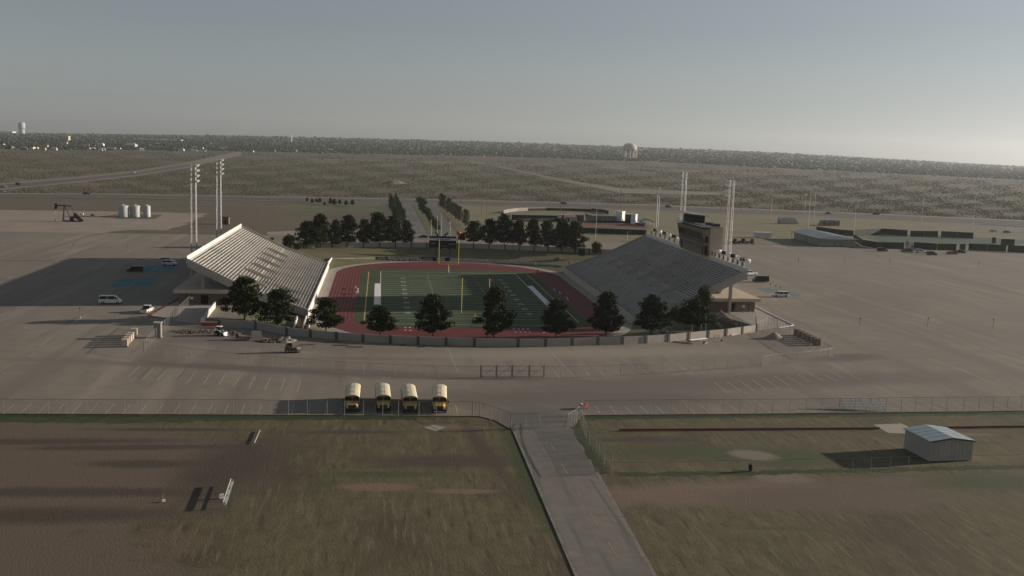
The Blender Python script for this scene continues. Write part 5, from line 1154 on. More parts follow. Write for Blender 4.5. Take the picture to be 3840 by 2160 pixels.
# rubble heaps: lumps one could not count
def heap(q, rx, ry, h, n, nm, mat, seed, col=None):
    rg = np.random.default_rng(seed); r_ = rg.random(n)**.5; a_ = rg.uniform(0, 6.28, n)
    ps = np.stack([q[0]+rx*r_*np.cos(a_), q[1]+ry*r_*np.sin(a_), h*(1-r_)*rg.uniform(.3, 1, n)], -1); sx = rg.uniform(.08, .3, n); return scatter(nm, ps, sx, sx*.6, mat, rg)
heap(W4(820, 420), 2.2, 2.0, .8, 160, 'rubble_pile', M['rubble'], 1); heap(W4(330, 380), 6., 2.5, .3, 160, 'rubble_pile', M['rubble'], 2)
heap(W4(1420, 520), 3., 2., .5, 150, 'rubble_pile', M['rubble'], 3); heap(W4(1660, 520), 2.2, 2.2, 1.2, 160, 'rubble_pile', pmat('pale_rubble', (.33, .29, .25), (.25, .21, .18), 2.), 4)
for k, (a, b, an, n) in enumerate([(2000, 575, 20, 5), (2350, 530, 2, 4), (2500, 585, -2, 6), (2700, 610, 0, 5)]):
    q = W4(a, b); t = thing('plank_stack', q, f'stack of brown planks on the asphalt before the wall, {ORD[k]} from the left', 'planks', 'planks on the lot', rz=R(an))
    for i in range(n): MB().box((random.uniform(-.3, .3), (i % 3)*.3-.3, .06+.08*(i//3)), (3.0, .22, .06), R(random.uniform(-6, 6))).build('plank', M['wood_pole'], t)
for k, (a, b, l) in enumerate([(1465, 1168, 1.2), (1665, 1185, 1.6), (1770, 1160, 2.2)]):
    q = P(*TP('b1', a, b)); t = thing('debris_piece', q, f'dark scrap bundle at the foot of the near wall, {ORD[k]} from the left', 'scrap', 'scrap by the wall')
    for i in range(5): MB().beam((-l/2+random.uniform(0, .3), random.uniform(-.3, .3), .08), (l/2, random.uniform(-.3, .3), .1+.05*i), .1, .08).build('stick', M['dark_metal'], t)
# right-hand construction litter along the wall
def item(nm, tile, a, b, lb, cat, rz=0.): q = P(*TP(tile, a, b)); return thing(nm, q, lb, cat, rz=rz)
an = math.atan2((WALL[-3]-WALL[-4])[1], (WALL[-3]-WALL[-4])[0])
t = item('white_pipe', 'b2', 1875, 1112, 'long white plastic pipe lying along the near wall at right', 'pipe', an)
for k in range(3): MB().cyl((-2.6, k*.24-.2, .14), (2.6, k*.24-.2, .14), .12, n=8).build('pipe', M['white'], t)
t = item('sawhorse', 'b2', 2062, 1098, 'orange-red sawhorse by the right part of the near wall', 'sawhorse', an)
MB().box((0, 0, .85), (1.7, .12, .14)).build('top_beam', M['red'], t)
for s in (-1, 1):
    for e in (-1, 1): MB().beam((s*.65, 0, .82), (s*.75, e*.4, 0), .07, .07).build('leg', M['red'], t)
t = item('cement_bags', 'b2', 2235, 1068, 'low pile of white and red cement bags by the wall', 'bags', an)
for k in range(7): MB().box(((k % 4)*.55-.8, (k//4)*.35, .12+.16*(k//4)), (.52, .36, .16), random.uniform(-.2, .2)).build('bag', M['red' if k == 4 else 'offwhite'], t)
t = item('board_stack', 'b2', 2355, 1045, 'pale stack of boards at the right end of the near wall', 'boards', an)
for k in range(4): MB().box((random.uniform(-.1, .1), 0, .08+.1*k), (3.4, .8, .09)).build('board', M['tan_stucco'], t)
t = item('timber_bundle', 'b2', 1830, 1130, 'dark timber bundle on bare soil by the wall', 'timber', an)
for k in range(6): MB().box((random.uniform(-.3, .3), (k % 3)*.2-.2, .08+.12*(k//3)), (2.6, .16, .11)).build('beam', M['wood_pole'], t)
t = item('long_timbers', 'b2', 1700, 1140, 'long dark boards lying before the wall', 'boards', R(-28))
for k in range(4): MB().box((random.uniform(-1, 1), k*.5-.8, .06), (4.5, .2, .08), random.uniform(-.05, .05)).build('board', M['wood_pole'], t)
for k, (a, b) in enumerate([(1930, 1148), (2110, 1128)]):
    t = item('bucket', 'b2', a, b, f"black bucket on the lot before the wall, {'left' if k == 0 else 'right'} one", 'bucket'); MB().cyl((0, 0, 0), (0, 0, .42), .15, .2, n=10).build('pail', M['black'], t); MB().cyl((0, 0, .42), (0, 0, .45), .21, n=10).build('rim', M['dark_metal'], t)
t = item('white_plank', 'b2', 1955, 1150, 'white plank propped on the ground beside the left bucket', 'plank', R(55)); MB().beam((-.8, 0, .05), (.8, 0, .25), .15, .05).build('board', M['white'], t); MB().beam((.6, 0, .05), (.75, .2, .25), .08, .08).build('prop', M['wood_pole'], t)
t = item('marker_stake', 'b2', 2172, 1138, 'thin red survey stake standing on the lot', 'stake'); MB().cyl((0, 0, 0), (0, 0, 1.3), .03, n=6).build('stake', M['red'], t); MB().box((0, 0, 1.25), (.16, .02, .18)).build('ribbon', M['red'], t)
for k, (a, b) in enumerate([(1812, 1040), (1902, 1030), (1948, 1030)]):
    q = PT(*TP('b2', a, b)); t = thing('bank_post', q, f'pale post standing behind the right part of the near wall, {ORD[k]} from the left', 'post', 'pale posts behind the wall'); MB().box((0, 0, .7), (.16, .16, 2.2)).build('shaft', M['pale_concrete'], t); MB().box((0, 0, 1.84), (.22, .22, .08)).build('cap', M['pale_concrete'], t)
for k, (a, b) in enumerate([(1030, 1290), (1115, 1310)]):
    q = PT(660+a*480/1656, 840+b*480/1656); t = thing('bank_post', q, f'pale post on the left bank under the first pines, {ORD[k]} from the left', 'post', 'pale posts behind the wall'); MB().box((0, 0, .7), (.16, .16, 1.9)).build('shaft', M['pale_concrete'], t); MB().box((0, 0, 1.69), (.22, .22, .08)).build('cap', M['pale_concrete'], t)
q = P(*TP('b3', 60, 1100)); t = thing('sand_pile', q, 'conical pile of brown sand on the right lot', 'sand pile')
mb = MB(); rg = np.random.default_rng(3); n = 18; rings = [(2.1, 0.), (1.5, .42), (.9, .95), (.35, 1.4)]
for r_, z in rings:
    for i in range(n): k = 1+rg.uniform(-.12, .12); a0 = 2*math.pi*i/n; mb.v.append((r_*k*1.3*math.cos(a0), r_*k*math.sin(a0), z+rg.uniform(-.05, .05)*(z > 0)))
mb.v.append((0, 0, 1.6))
for k in range(3):
    for i in range(n): mb.f.append((k*n+i, k*n+(i+1) % n, (k+1)*n+(i+1) % n, (k+1)*n+i)); mb.m.append(0)
for i in range(n): mb.f.append((3*n+i, 3*n+(i+1) % n, 4*n)); mb.m.append(0)
mb.build('heap', M['dirt'], t, smooth=True)
# row posts in the car parks
def lotpost(tile, a, b, tp, lb, mat='rust_pole'):
    q = P(*TP(tile, a, b)); h = (b-tp)*.3727*mpp(q)*1.03; t = thing('row_post', q, lb, 'post', 'car park row posts')
    MB().cyl((0, 0, 0), (0, 0, h), .06, n=6).build('shaft', M[mat], t); MB().box((0, 0, h+.12), (.34, .08, .34)).build('sign', M[mat], t); MB().cyl((0, 0, 0), (0, 0, .4), .14, n=8).build('base', M['concrete'], t)
for k, (a, b, tp) in enumerate([(305, 350, 300), (770, 350, 305), (1225, 362, 315), (2115, 388, 345)]): lotpost('b3', a, b, tp, f'thin row post in the far part of the right lot, {ORD[k]} from the left')
for k, (a, b, tp) in enumerate([(922, 985, 905), (1605, 985, 905), (2262, 1000, 920)]): lotpost('b3', a, b, tp, f'rust-brown row post in the middle of the right lot, {ORD[k]} from the left')
for k, (a, b, tp) in enumerate([(805, 892, 808), (1288, 225, 165), (1830, 232, 175), (740, 205, 150)]): lotpost('b0', a, b, tp, f"thin row post in the left lot, {['alone in the sunlit near part', 'behind the shadow, middle', 'close behind the light tower', 'farthest from the stand'][k]}")
for k, (a, b, tp) in enumerate([(22, 595, 550), (75, 605, 570), (122, 612, 585)]): lotpost('b3', a, b, tp, f'short sign post at the right blue bays, {ORD[k]} from the left')

# ================================================================== FIELD SIDE THINGS, PEOPLE
def person(q, pose, top, leg, hair, lb, rz=0.):
    t = thing('person', q, lb, 'person', rz=rz)
    me = bpy.data.meshes.new('body')
    if pose == 'stand': J = [(0, 0, .98, .15), (0, 0, 1.2, .14), (0, 0, 1.42, .15), (0, 0, 1.53, .06), (0, 0, 1.60, .085), (0, -.01, 1.74, .09), (.12, 0, .92, .11), (.13, -.02, .5, .075), (.14, .02, .08, .05), (.15, -.15, .03, .04), (-.12, 0, .92, .11), (-.13, .02, .5, .075), (-.14, .04, .08, .05), (-.15, -.13, .03, .04), (.21, 0, 1.42, .065), (.27, .02, 1.14, .05), (.27, -.1, .9, .04), (.27, -.14, .80, .035), (-.21, 0, 1.42, .065), (-.27, .02, 1.14, .05), (-.26, -.1, .9, .04), (-.26, -.14, .80, .035)]
    else: J = [(0, .1, .52, .16), (0, .08, .75, .15), (0, .04, .98, .15), (0, .03, 1.08, .06), (0, .02, 1.15, .085), (0, 0, 1.29, .09), (.12, .05, .5, .11), (.15, -.38, .5, .08), (.15, -.38, .1, .05), (.15, -.54, .04, .04), (-.12, .05, .5, .11), (-.15, -.38, .5, .08), (-.15, -.36, .1, .05), (-.15, -.52, .04, .04), (.21, .04, .98, .065), (.26, -.05, .72, .05), (.2, -.3, .6, .04), (.18, -.38, .58, .035), (-.21, .04, .98, .065), (-.26, -.05, .72, .05), (-.2, -.3, .6, .04), (-.18, -.38, .58, .035)]
    E_ = [(0, 1), (1, 2), (2, 3), (3, 4), (4, 5), (0, 6), (6, 7), (7, 8), (8, 9), (0, 10), (10, 11), (11, 12), (12, 13), (2, 14), (14, 15), (15, 16), (16, 17), (2, 18), (18, 19), (19, 20), (20, 21)]
    me.from_pydata([j[:3] for j in J], E_, []); o = bpy.data.objects.new('body', me); COL.objects.link(o); o.parent = t
    sk = o.modifiers.new('skin', 'SKIN'); me.skin_vertices[0].data[0].use_root = True
    for i, j in enumerate(J): me.skin_vertices[0].data[i].radius = (j[3], j[3]*.85)
    o.modifiers.new('sub', 'SUBSURF').levels = 1; o.modifiers['sub'].render_levels = 1
    for m_ in (M['skin'],): me.materials.append(m_)
    dz = 0 if pose == 'stand' else -.45; yy = 0 if pose == 'stand' else .05
    mb = MB(); mb.lathe([(.0, 1.50+dz), (.12, 1.49+dz), (.235, 1.44+dz), (.22, 1.2+dz), (.19, 1.0+dz), (.2, .93+dz)], (0, yy, 0), 10); mb.build('shirt', car_paint(top), t, smooth=True)
    if pose == 'stand':
        for s in (-1, 1): MB().lathe([(.12, .98), (.13, .9), (.1, .5), (.085, .1)], (s*.125, 0, 0), 8).build('trouser_leg', car_paint(leg), t, smooth=True)
    else:
        for s in (-1, 1): MB().cyl((s*.12, .1, .52), (s*.15, -.4, .52), .13, .1, n=8).build('trouser_leg', car_paint(leg), t); MB().cyl((s*.15, -.38, .5), (s*.15, -.37, .1), .1, .08, n=8).build('trouser_leg', car_paint(leg), t)
    MB().lathe([(.0, .13), (.07, .11), (.105, .03), (.1, -.05), (.07, -.08)], (0, yy+.01, 1.75+dz), 9).build('hair', car_paint(hair), t, smooth=True)
    return t
def onbank(tile, a, b): return PT(*TP(tile, a, b))
person(onbank('b2', 448, 318), 'stand', (.02, .02, .025), (.015, .015, .02), (.02, .015, .01), 'person in black standing on the far right bank, left of a pair', .4)
person(onbank('b2', 466, 318), 'stand', (.03, .03, .04), (.02, .02, .03), (.03, .02, .015), 'person in dark clothes standing on the far right bank, right of a pair', -.5)
person(onbank('b2', 575, 355), 'stand', (.015, .015, .02), (.015, .015, .02), (.02, .015, .01), 'lone person in dark clothes on the far bank nearer the shaded stand', 0.)
person(onbank('b2', 430, 318), 'sit', (.015, .015, .02), (.02, .02, .02), (.02, .015, .01), 'dark seated person on the far bank beside the standing pair', 0.)
def fbench(tile, a, b, lb, L_=3.2):
    q = P(*TP(tile, a, b), FZ); t = thing('team_bench', q, lb, 'bench', 'team benches', rz=R(90))
    MB().box((0, 0, .45), (L_, .3, .05)).build('seat', M['alu'], t); MB().box((0, .22, .8), (L_, .05, .3)).build('backrest', M['alu'], t)
    for x_ in (-L_/2+.3, 0, L_/2-.3): MB().box((x_, .08, .3), (.08, .4, .6)).build('leg', M['galv'], t)
    return t
fbench('b1', 1012, 655, 'aluminium team bench beside the left sideline, nearer one'); fbench('b1', 1008, 600, 'aluminium team bench beside the left sideline, farther one')
fbench('b1', 990, 690, 'aluminium team bench on the left track edge, nearest of three'); fbench('b2', 485, 655, 'white team bench beside the right sideline, farther one', 2.2); fbench('b2', 560, 715, 'dark team bench beside the right sideline, nearer one', 2.6); fbench('b2', 430, 622, 'short team bench beside the right sideline, farthest one', 1.8)
q = P(*TP('b1', 1006, 640), FZ); person((q[0]+.5, q[1], FZ), 'stand', (.6, .6, .6), (.03, .04, .05), (.02, .015, .01), 'person in white shirt standing at the left sideline benches', 1.2)
q = P(*TP('b1', 1022, 650), FZ); t = thing('drink_cooler', q, 'white drink cooler on its stand at the left benches', 'cooler'); MB().cyl((0, 0, .5), (0, 0, 1.0), .22, n=10).build('barrel', M['white'], t); MB().box((0, 0, .25), (.5, .5, .5)).build('stand', M['alu'], t); MB().cyl((0, 0, 1.0), (0, 0, 1.06), .23, n=10).build('lid', M['offwhite'], t)
q = P(*TP('b2', 258, 452), FZ); t = thing('track_marker', q, 'red upright marker post at the far right corner of the field', 'marker'); MB().box((0, 0, .9), (.35, .35, 1.8)).build('pad', M['red'], t); MB().box((0, 0, .05), (.7, .7, .1)).build('base', M['dark_metal'], t)
q = P(*TP('b1', 1060, 775), FZ); t = thing('yard_chain', q, 'orange down-marker chain rods lying by the left sideline', 'marker'); MB().beam((-1.4, 0, .05), (1.2, -.3, .05), .08, .06).build('rod', M['orange_paint'], t); MB().box((-1.4, 0, .08), (.3, .3, .06)).build('target', M['orange_paint'], t)
t_ = thing('equipment_box', (-.0+1.9, 93.3, FZ), 'black equipment box on the far wall right of the banner', 'box'); MB().box((0, -1.9, .85), (2.0, .5, 1.1)).build('box', M['black'], t_); MB().box((0, -1.9, 1.43), (2.1, .6, .06)).build('lid', M['dark_metal'], t_); MB().box((0, -1.9, .15), (1.6, .4, .3)).build('stand', M['dark_metal'], t_)
sheet('bank_path', [(-.6, 97.5), (2.2, 97.5), (2.8, 92.4), (.2, 92.4)], -2.2, M['concrete'], world=True)
# ================================================================== BEYOND THE STADIUM
def pole(px, by, ty, lb, kind='utility', mat='wood_pole', r=.13, grp='utility poles'):
    q = PT(px, by); h = (by-ty)*mpp(q)*1.01; t = thing('light_pole' if kind != 'utility' else 'utility_pole', q, lb, 'pole', grp)
    MB().cyl((0, 0, 0), (0, 0, h), r, r*.7, n=6).build('shaft', M[mat], t)
    if kind == 'utility': MB().box((0, 0, h-.7), (2.2, .12, .14)).build('cross_arm', M[mat], t)
    if kind == 'lamps':
        for k in range(3): MB().box((0, 0, h-.4-k*.75), (2.4, .12, .12)).build('bar', M['galv'], t)
        for k in range(3):
            for j in range(4): MB().cyl((-1.05+j*.7, -.1, h-.35-k*.75), (-1.05+j*.7, -.42, h-.5-k*.75), .12, .28, n=8).build('floodlight', M['lamp_lens'], t)
    if kind == 'lamp': MB().box((.5, 0, h), (1.2, .2, .12)).build('lamp_arm', M['galv'], t)
    return t
def tpole(tile, a, b, tp, lb, **k): x, y = TP(tile, a, b); _, y2 = TP(tile, a, tp); return pole(x, y, y2, lb, **k)
for k, (a, b, tp) in enumerate([(65, 1215, 960), (28, 1190, 992), (92, 1192, 1000), (183, 1200, 950)]): tpole('a1', a, b, tp, f'tall brown practice-field pole left of the far pines, {ORD[k]} in line', kind='plain', r=.12, grp='practice field poles')
for k, (tile, a, b, tp) in enumerate([('a0', 962, 905, 735), ('a0', 1567, 862, 740), ('a0', 1858, 920, 780), ('a0', 2330, 900, 812), ('a0', 2497, 900, 775), ('a1', 218, 938, 790), ('a1', 1187, 962, 820), ('a1', 2058, 980, 835), ('a2', 378, 1000, 860), ('a2', 1270, 1022, 890), ('a2', 2103, 1045, 935), ('a2', 2305, 1045, 930), ('a3', 1160, 1100, 1010), ('a3', 1915, 1120, 1060)]):
    tpole(tile, a, b, tp, f'utility pole along the highway, {ORD[k]} from the left', grp='highway utility poles')
for k, (tile, a, b, tp) in enumerate([('a1', 2270, 1105, 720), ('a1', 2322, 1132, 772), ('a2', 483, 1130, 745), ('a2', 520, 1125, 765), ('a2', 780, 1025, 700), ('a2', 1087, 1040, 780), ('a2', 1450, 1215, 860), ('a2', 1468, 1210, 820)]):
    tpole(tile, a, b, tp, f'slim ball field light pole with lamp bars, {ORD[k]} from the left', kind='lamps', mat='galv' if k > 5 else 'wood_pole', r=.16, grp='ball field light poles')
for k, (a, b, tp) in enumerate([(840, 1325, 1035), (1160, 1345, 1260), (30, 1130, 800)]):
    tpole('a2' if k < 2 else 'a3', a, b, tp, ['white-topped pole in front of the red infield', 'short white-topped pole right of the infield pole', 'thin pole at the left of the tennis bleachers'][k], kind='lamp', mat='offwhite', r=.09, grp=None)
for k, (a, b, tp) in enumerate([(405, 1225, 850), (370, 1085, 880), (462, 1140, 810), (868, 1235, 1000), (1545, 1180, 850), (2060, 1250, 920)]):
    tpole('a3', a, b, tp, f'thin tennis court light pole, {ORD[k]} from the left', kind='lamps', mat='galv', r=.1, grp='tennis light poles')
for k, (a, b, tp, fl) in enumerate([(1762, 1300, 1140, 'red'), (1822, 1300, 1100, None), (1862, 1300, 1085, None), (1952, 1300, 1145, 'offwhite')]):
    x, y = TP('a1', a, b); _, y2 = TP('a1', a, tp); q = P(x, y+6); h = (y+6-y2)*mpp(q); t = thing('flagpole', q, f"white flagpole behind the scoreboard, {ORD[k]} from the left", 'flagpole', 'flagpoles behind the scoreboard')
    MB().cyl((0, 0, 0), (0, 0, h), .1, .06, n=8).build('shaft', M['offwhite'], t); MB().lathe([(0, .12), (.1, .08), (.1, -.02), (0, -.1)], (0, 0, h), 8).build('finial', M['galv'], t)
    if fl:
        mb = MB(); n = 6
        for j in range(n+1): s = j/n; mb.v += [(-.9*s-.05, .15*math.sin(5*s), h-.2-1.4*s*.6), (-.9*s*.7-.05, .15*math.sin(5*s+1), h-1.2-1.5*s)]
        for j in range(n): mb.f.append((2*j, 2*j+1, 2*j+3, 2*j+2)); mb.m.append(0)
        c = mb.build('flag', M[fl], t); c.modifiers.new('thick', 'SOLIDIFY').thickness = .02
        MB().box((-.4, .02, h-.5), (.5, .04, .5)).build('flag_field', M['offwhite' if fl == 'red' else 'red'], t)
for k, (u, v) in enumerate([((1250, 95), (1300, 185)), ((1505, 120), (1430, 185))]):
    sc = 480/2576; a = PY(1400+v[0]*sc, 850+v[1]*sc, 118.); b = PY(1400+u[0]*sc, 850+u[1]*sc, 118.)
    t = thing('air_dancer', (a[0], 118, 0), f"blue inflatable tube rising behind the scoreboard, {'left' if k == 0 else 'right'} one", 'inflatable', 'blue inflatables')
    mid = np.array([a[0], 118, a[2]]); mb = MB(); mb.cyl((0, 0, .3), (0, 0, mid[2]), .35, n=10); mb.cyl((0, 0, mid[2]), (b[0]-a[0], 0, b[2]), .38, .3, n=10); mb.build('tube', M['blue'], t); MB().cyl((0, 0, 0), (0, 0, .4), .5, n=10).build('blower', M['dark_metal'], t)
sc = 480/2576
q = P(1400+1780*sc, 850+262*sc); t = thing('inflatable_tunnel', q, 'red inflatable helmet tunnel right of the scoreboard', 'inflatable')
mb = MB(); n = 10
for y_, r_ in ((-2.2, 1.55), (-1.8, 1.75), (1.8, 1.75), (2.2, 1.55)):
    for i in range(n+1): a0 = math.pi*i/n; mb.v.append((r_*math.cos(a0), y_, max(.0, 1.4+r_*math.sin(a0) if 0 < i < n else 0.)))
for k in range(3):
    for i in range(n): mb.f.append((k*(n+1)+i, (k+1)*(n+1)+i, (k+1)*(n+1)+i+1, k*(n+1)+i+1)); mb.m.append(0)
o = mb.build('arch', M['red'], t, smooth=True); o.modifiers.new('thick', 'SOLIDIFY').thickness = .35
MB().box((0, .6, 1.2), (2.4, .3, 2.2)).build('opening', M['black'], t); MB().lathe([(0, 3.9), (.8, 3.6), (1.1, 2.9), (.9, 2.4)], (-1.5, -.4, 0), 12).build('helmet_dome', M['red'], t, smooth=True)

# oil well: pump jack and tanks
q = P(*TP('a0', 660, 1152)); t = thing('pump_jack', q, 'black oil pump jack on the dirt pad at left', 'pump jack', rz=R(0)); k = mpp(q)*.3727
def J(a, b): return ((a-660)*k, 0, (1150-b)*k*1.03)
MB().beam(J(575, 1008), J(712, 1014), .5, .55).build('walking_beam', M['dark_metal'], t)
mb = MB(); mb.prism([(J(566, 990)[0], -.35, J(0, 995)[2]), (J(592, 990)[0], -.35, J(0, 990)[2]), (J(590, 0)[0], -.35, J(0, 1030)[2]), (J(578, 0)[0], -.35, J(0, 1050)[2]), (J(568, 0)[0], -.35, J(0, 1045)[2])], (0, .7, 0)); mb.build('horse_head', M['dark_metal'], t)
for s in (-1, 1):
    MB().beam((J(640, 0)[0], s*.9, 0), (J(650, 0)[0], s*.15, J(0, 1015)[2]), .28, .28).build('samson_leg', M['dark_metal'], t)
    MB().beam((J(655, 0)[0], s*.2, J(0, 1020)[2]), (J(700, 0)[0], s*.9, J(0, 1110)[2]), .16, .16).build('rear_leg', M['dark_metal'], t)
    MB().beam((J(712, 0)[0], s*.35, J(0, 1014)[2]), (J(738, 0)[0], s*.75, J(0, 1085)[2]), .10, .10).build('pitman_arm', M['dark_metal'], t)
    mb = MB(); mb.prism([(J(740, 0)[0], s*.9, J(0, 1068)[2]), (J(765, 0)[0], s*.9, J(0, 1095)[2]), (J(818, 0)[0], s*.9, J(0, 1145)[2]), (J(805, 0)[0], s*.9, J(0, 1152)[2]), (J(735, 0)[0], s*.9, J(0, 1110)[2])], (0, s*.3, 0)); mb.build('counterweight', M['dark_metal'], t)
MB().box((J(718, 0)[0], 0, J(0, 1120)[2]-.4), (1.9, 1.3, 2.1)).build('gearbox', M['dark_metal'], t); MB().box((J(720, 0)[0], 0, .2), (8.5, 1.9, .4)).build('skid_base', M['dark_metal'], t)
MB().cyl((J(574, 0)[0], 0, 0), (J(574, 0)[0], 0, J(0, 1048)[2]), .05, n=6).build('polish_rod', M['galv'], t); MB().cyl((J(570, 0)[0], 0, 0), (J(570, 0)[0], 0, .9), .2, n=8).build('wellhead', M['dark_metal'], t)
for k_, (a, w) in enumerate([(1243, 95), (1362, 90), (1478, 66)]):
    q = P(*TP('a0', a, 1108)); m_ = mpp(q)*.3727; h = 104*m_; r_ = w*m_/2; t = thing('storage_tank', q, f'white oil storage tank on the dirt pad, {ORD[k_]} from the left', 'tank', 'oil storage tanks')
    MB().lathe([(r_, 0), (r_, h*.985), (r_*.96, h), (r_*.5, h+.35), (.0, h+.5)], n=28).build('shell', M['tank_white'], t, smooth=False)
    for z in (h*.33, h*.66): MB().lathe([(r_+.02, z-.05), (r_+.05, z), (r_+.02, z+.05)], n=28).build('seam_band', M['tank_white'], t)
    MB().cyl((0, 0, h+.4), (0, 0, h+.8), .3, n=10).build('hatch', M['galv'], t); MB().box((r_*.2, -r_-.2, h/2), (.5, .06, h)).build('ladder', M['galv'], t); MB().cyl((r_*.6, -r_*.85, .6), (r_*.6, -r_*1.2, .6), .15, n=8).build('valve', M['dark_metal'], t)
q = P(*TP('a0', 820, 1088)); t = thing('white_drum', q, 'small white drum lying on the oil pad by the pump jack', 'drum'); MB().cyl((-.9, 0, .5), (.9, 0, .5), .5, n=12).build('drum', M['white'], t); MB().box((0, 0, .1), (1.4, .8, .2)).build('cradle', M['dark_metal'], t)
q = P(*TP('a0', 930, 1098)); t = thing('pump_motor', q, 'small dark pump motor on the oil pad between jack and tanks', 'pump'); MB().box((0, 0, .4), (1.4, .8, .8)).build('motor', M['dark_metal'], t); MB().cyl((.7, 0, .5), (1.6, 0, .3), .12, n=8).build('pipe', M['dark_metal'], t)
q = P(*TP('a0', 2262, 1180)); t = thing('brown_shed', q, 'small dark brown hut beside the far left light tower', 'hut'); MB().box((0, 0, 1.7), (4.2, 3, 3.4)).build('wall', M['brick'], t); MB().box((0, 0, 3.45), (4.5, 3.3, .2)).build('roof', M['dark_metal'], t); MB().box((.5, -1.52, 1.0), (.9, .06, 2.0)).build('door', M['dark_opening'], t)
q = PT(*TP('a1', 1400, 772)); t = thing('dirt_mound', q, 'pale bare dirt mound in the scrub beyond the highway', 'mound')
mb = MB(); rg = np.random.default_rng(9); n = 28; m_ = mpp(q)*.3727
for r_, z in [(1, 0), (.7, .45), (.4, .8), (.15, 1.)]:
    for i in range(n): a0 = 2*math.pi*i/n; k_ = 1+rg.uniform(-.15, .15)+.25*math.sin(2*a0+1); mb.v.append((95*m_*r_*k_*math.cos(a0)+(1-r_)*-20*m_, 26*r_*k_*math.sin(a0), 30*m_*z*(1+rg.uniform(-.15, .15))-.2))
for k_ in range(3):
    for i in range(n): mb.f.append((k_*n+i, k_*n+(i+1) % n, (k_+1)*n+(i+1) % n, (k_+1)*n+i)); mb.m.append(0)
mb.f.append(tuple(3*n+i for i in range(n))); mb.m.append(0); mb.build('heap', M['shoulder'], t, smooth=True)

# ball park
sB = 640/2576.
def Bp(a, b): return (1860+a*sB, 760+b*sB)
def boards(pts, h, lb, mat, name='field_fence', cap=None, grp='ball park fences'):
    w = [P(*Bp(*q)) for q in pts]; t = thing(name, w[0], lb, 'fence', grp)
    for a, b in zip(w[:-1], w[1:]):
        n = max(1, int(math.dist(a, b)/8))
        for i in range(n):
            p, q = a+(b-a)*i/n, a+(b-a)*(i+.99)/n; MB().beam((p[0], p[1], h/2), (q[0], q[1], h/2), .1, h).build('panel', M[mat], t, off=w[0])
            MB().cyl((p[0], p[1], 0), (p[0], p[1], h+.1), .07, n=6).build('post', M['fence_metal'], t, off=w[0])
            if cap: MB().beam((p[0], p[1], h+.08), (q[0], q[1], h+.08), .2, .14).build('cap_rail', M[cap], t, off=w[0])
    return t
boards([(115, 162), (200, 145), (330, 130), (480, 122)], 1.9, 'pale grey outfield fence with bright cap, left curve of the ball park', 'dark_concrete', cap='concrete')
boards([(480, 122), (760, 118), (1120, 125), (1440, 135)], 1.7, 'long dark outfield fence along the back of the ball park', 'windscreen', cap='offwhite')
boards([(1440, 135), (1600, 150), (1700, 172), (1760, 165)], 2.2, 'dark end of the outfield fence by the scoreboard hut', 'windscreen')
boards([(235, 262), (930, 275)], 3.1, 'dark windscreen wall in front of the outfield, left of the dugout', 'windscreen')
boards([(320, 290), (1040, 280)], 1.9, 'second dark windscreen just in front of the first', 'windscreen')
boards([(1240, 300), (1640, 300), (2050, 305), (2230, 365)], 1.1, 'low dark fence behind the red infield', 'windscreen')
boards([(1290, 460), (1800, 478), (2270, 490)], 2.7, 'dark green windscreen fence in front of the red infield', 'windscreen')
boards([(1290, 385), (1800, 398), (2200, 400)], .5, 'pale low rail along the near edge of the red infield', 'concrete')
def hut(name, a, b, wpx, hpx, depth, lb, cat, wall, roof, extra=None, rz=0.):
    q = P(*Bp(a, b)); m_ = mpp(q)*sB; w, h = wpx*m_, hpx*m_; t = thing(name, q, lb, cat, rz=rz)
    MB().box((0, depth/2, h/2), (w, depth, h)).build('wall', M[wall], t); MB().box((0, depth/2, h+.08), (w+.3, depth+.3, .16)).build('roof', M[roof], t); MB().box((-w*.2, -.03, 1.05), (min(1., w*.3), .06, 2.1)).build('door', M['dark_opening'], t)
    return t
hut('dugout', 1130, 292, 190, 70, 4, 'grey ball park dugout with brown roof', 'dugout', 'wall_block', 'rust_pole'); hut('dugout', 1050, 240, 230, 52, 4, 'pale grey store behind the dugout', 'store', 'offwhite', 'galv')
hut('snack_stand', 1270, 272, 110, 80, 4, 'small brown roofed stand behind the ball park dugout', 'stand', 'brick', 'rust_pole')
hut('white_hut', 1922, 295, 92, 160, 4.5, 'tall white hut at the ball park corner', 'hut', 'white', 'white', rz=R(48)); hut('announcer_booth', 2010, 308, 95, 132, 4, 'dark fronted announcer booth with pale roof at the ball park', 'booth', 'dark_metal', 'white'); hut('white_booth', 2115, 328, 60, 150, 3, 'narrow white booth at the right of the announcer booth', 'booth', 'white', 'white', rz=R(48))
# batting cage with sloping net
q = P(*Bp(1600, 290)); m_ = mpp(q)*sB; t = thing('batting_cage', q, 'long grey netted batting cage behind the red infield', 'batting cage'); w, h = 430*m_, 100*m_
mb = MB(); mb.prism([(-w/2, 0, 0), (-w/2-1, 0, h*1.15), (-w*.32, 0, h*.9), (w/2, 0, h*.85), (w/2, 0, 0)], (0, 6, 0)); mb.build('netting', pmat('net', (.13, .15, .15), (.17, .19, .19), .4), t)
for k_ in range(7): xx = -w/2+w*k_/6; MB().cyl((xx, -.1, 0), (xx, -.1, h*.95), .08, n=6).build('post', M['galv'], t)
q = P(*Bp(2290, 350)); t = thing('green_canopy', q, 'teal green canopy roof beyond the far corner of the shaded stand', 'canopy'); m_ = mpp(q)*sB
mb = MB(); mb.prism([(-110*m_, 0, 60*m_), (0, 0, 100*m_), (110*m_, 0, 60*m_), (110*m_, 0, 52*m_), (0, 0, 90*m_), (-110*m_, 0, 52*m_)], (0, 9, 0)); mb.build('roof', M['teal_roof'], t)
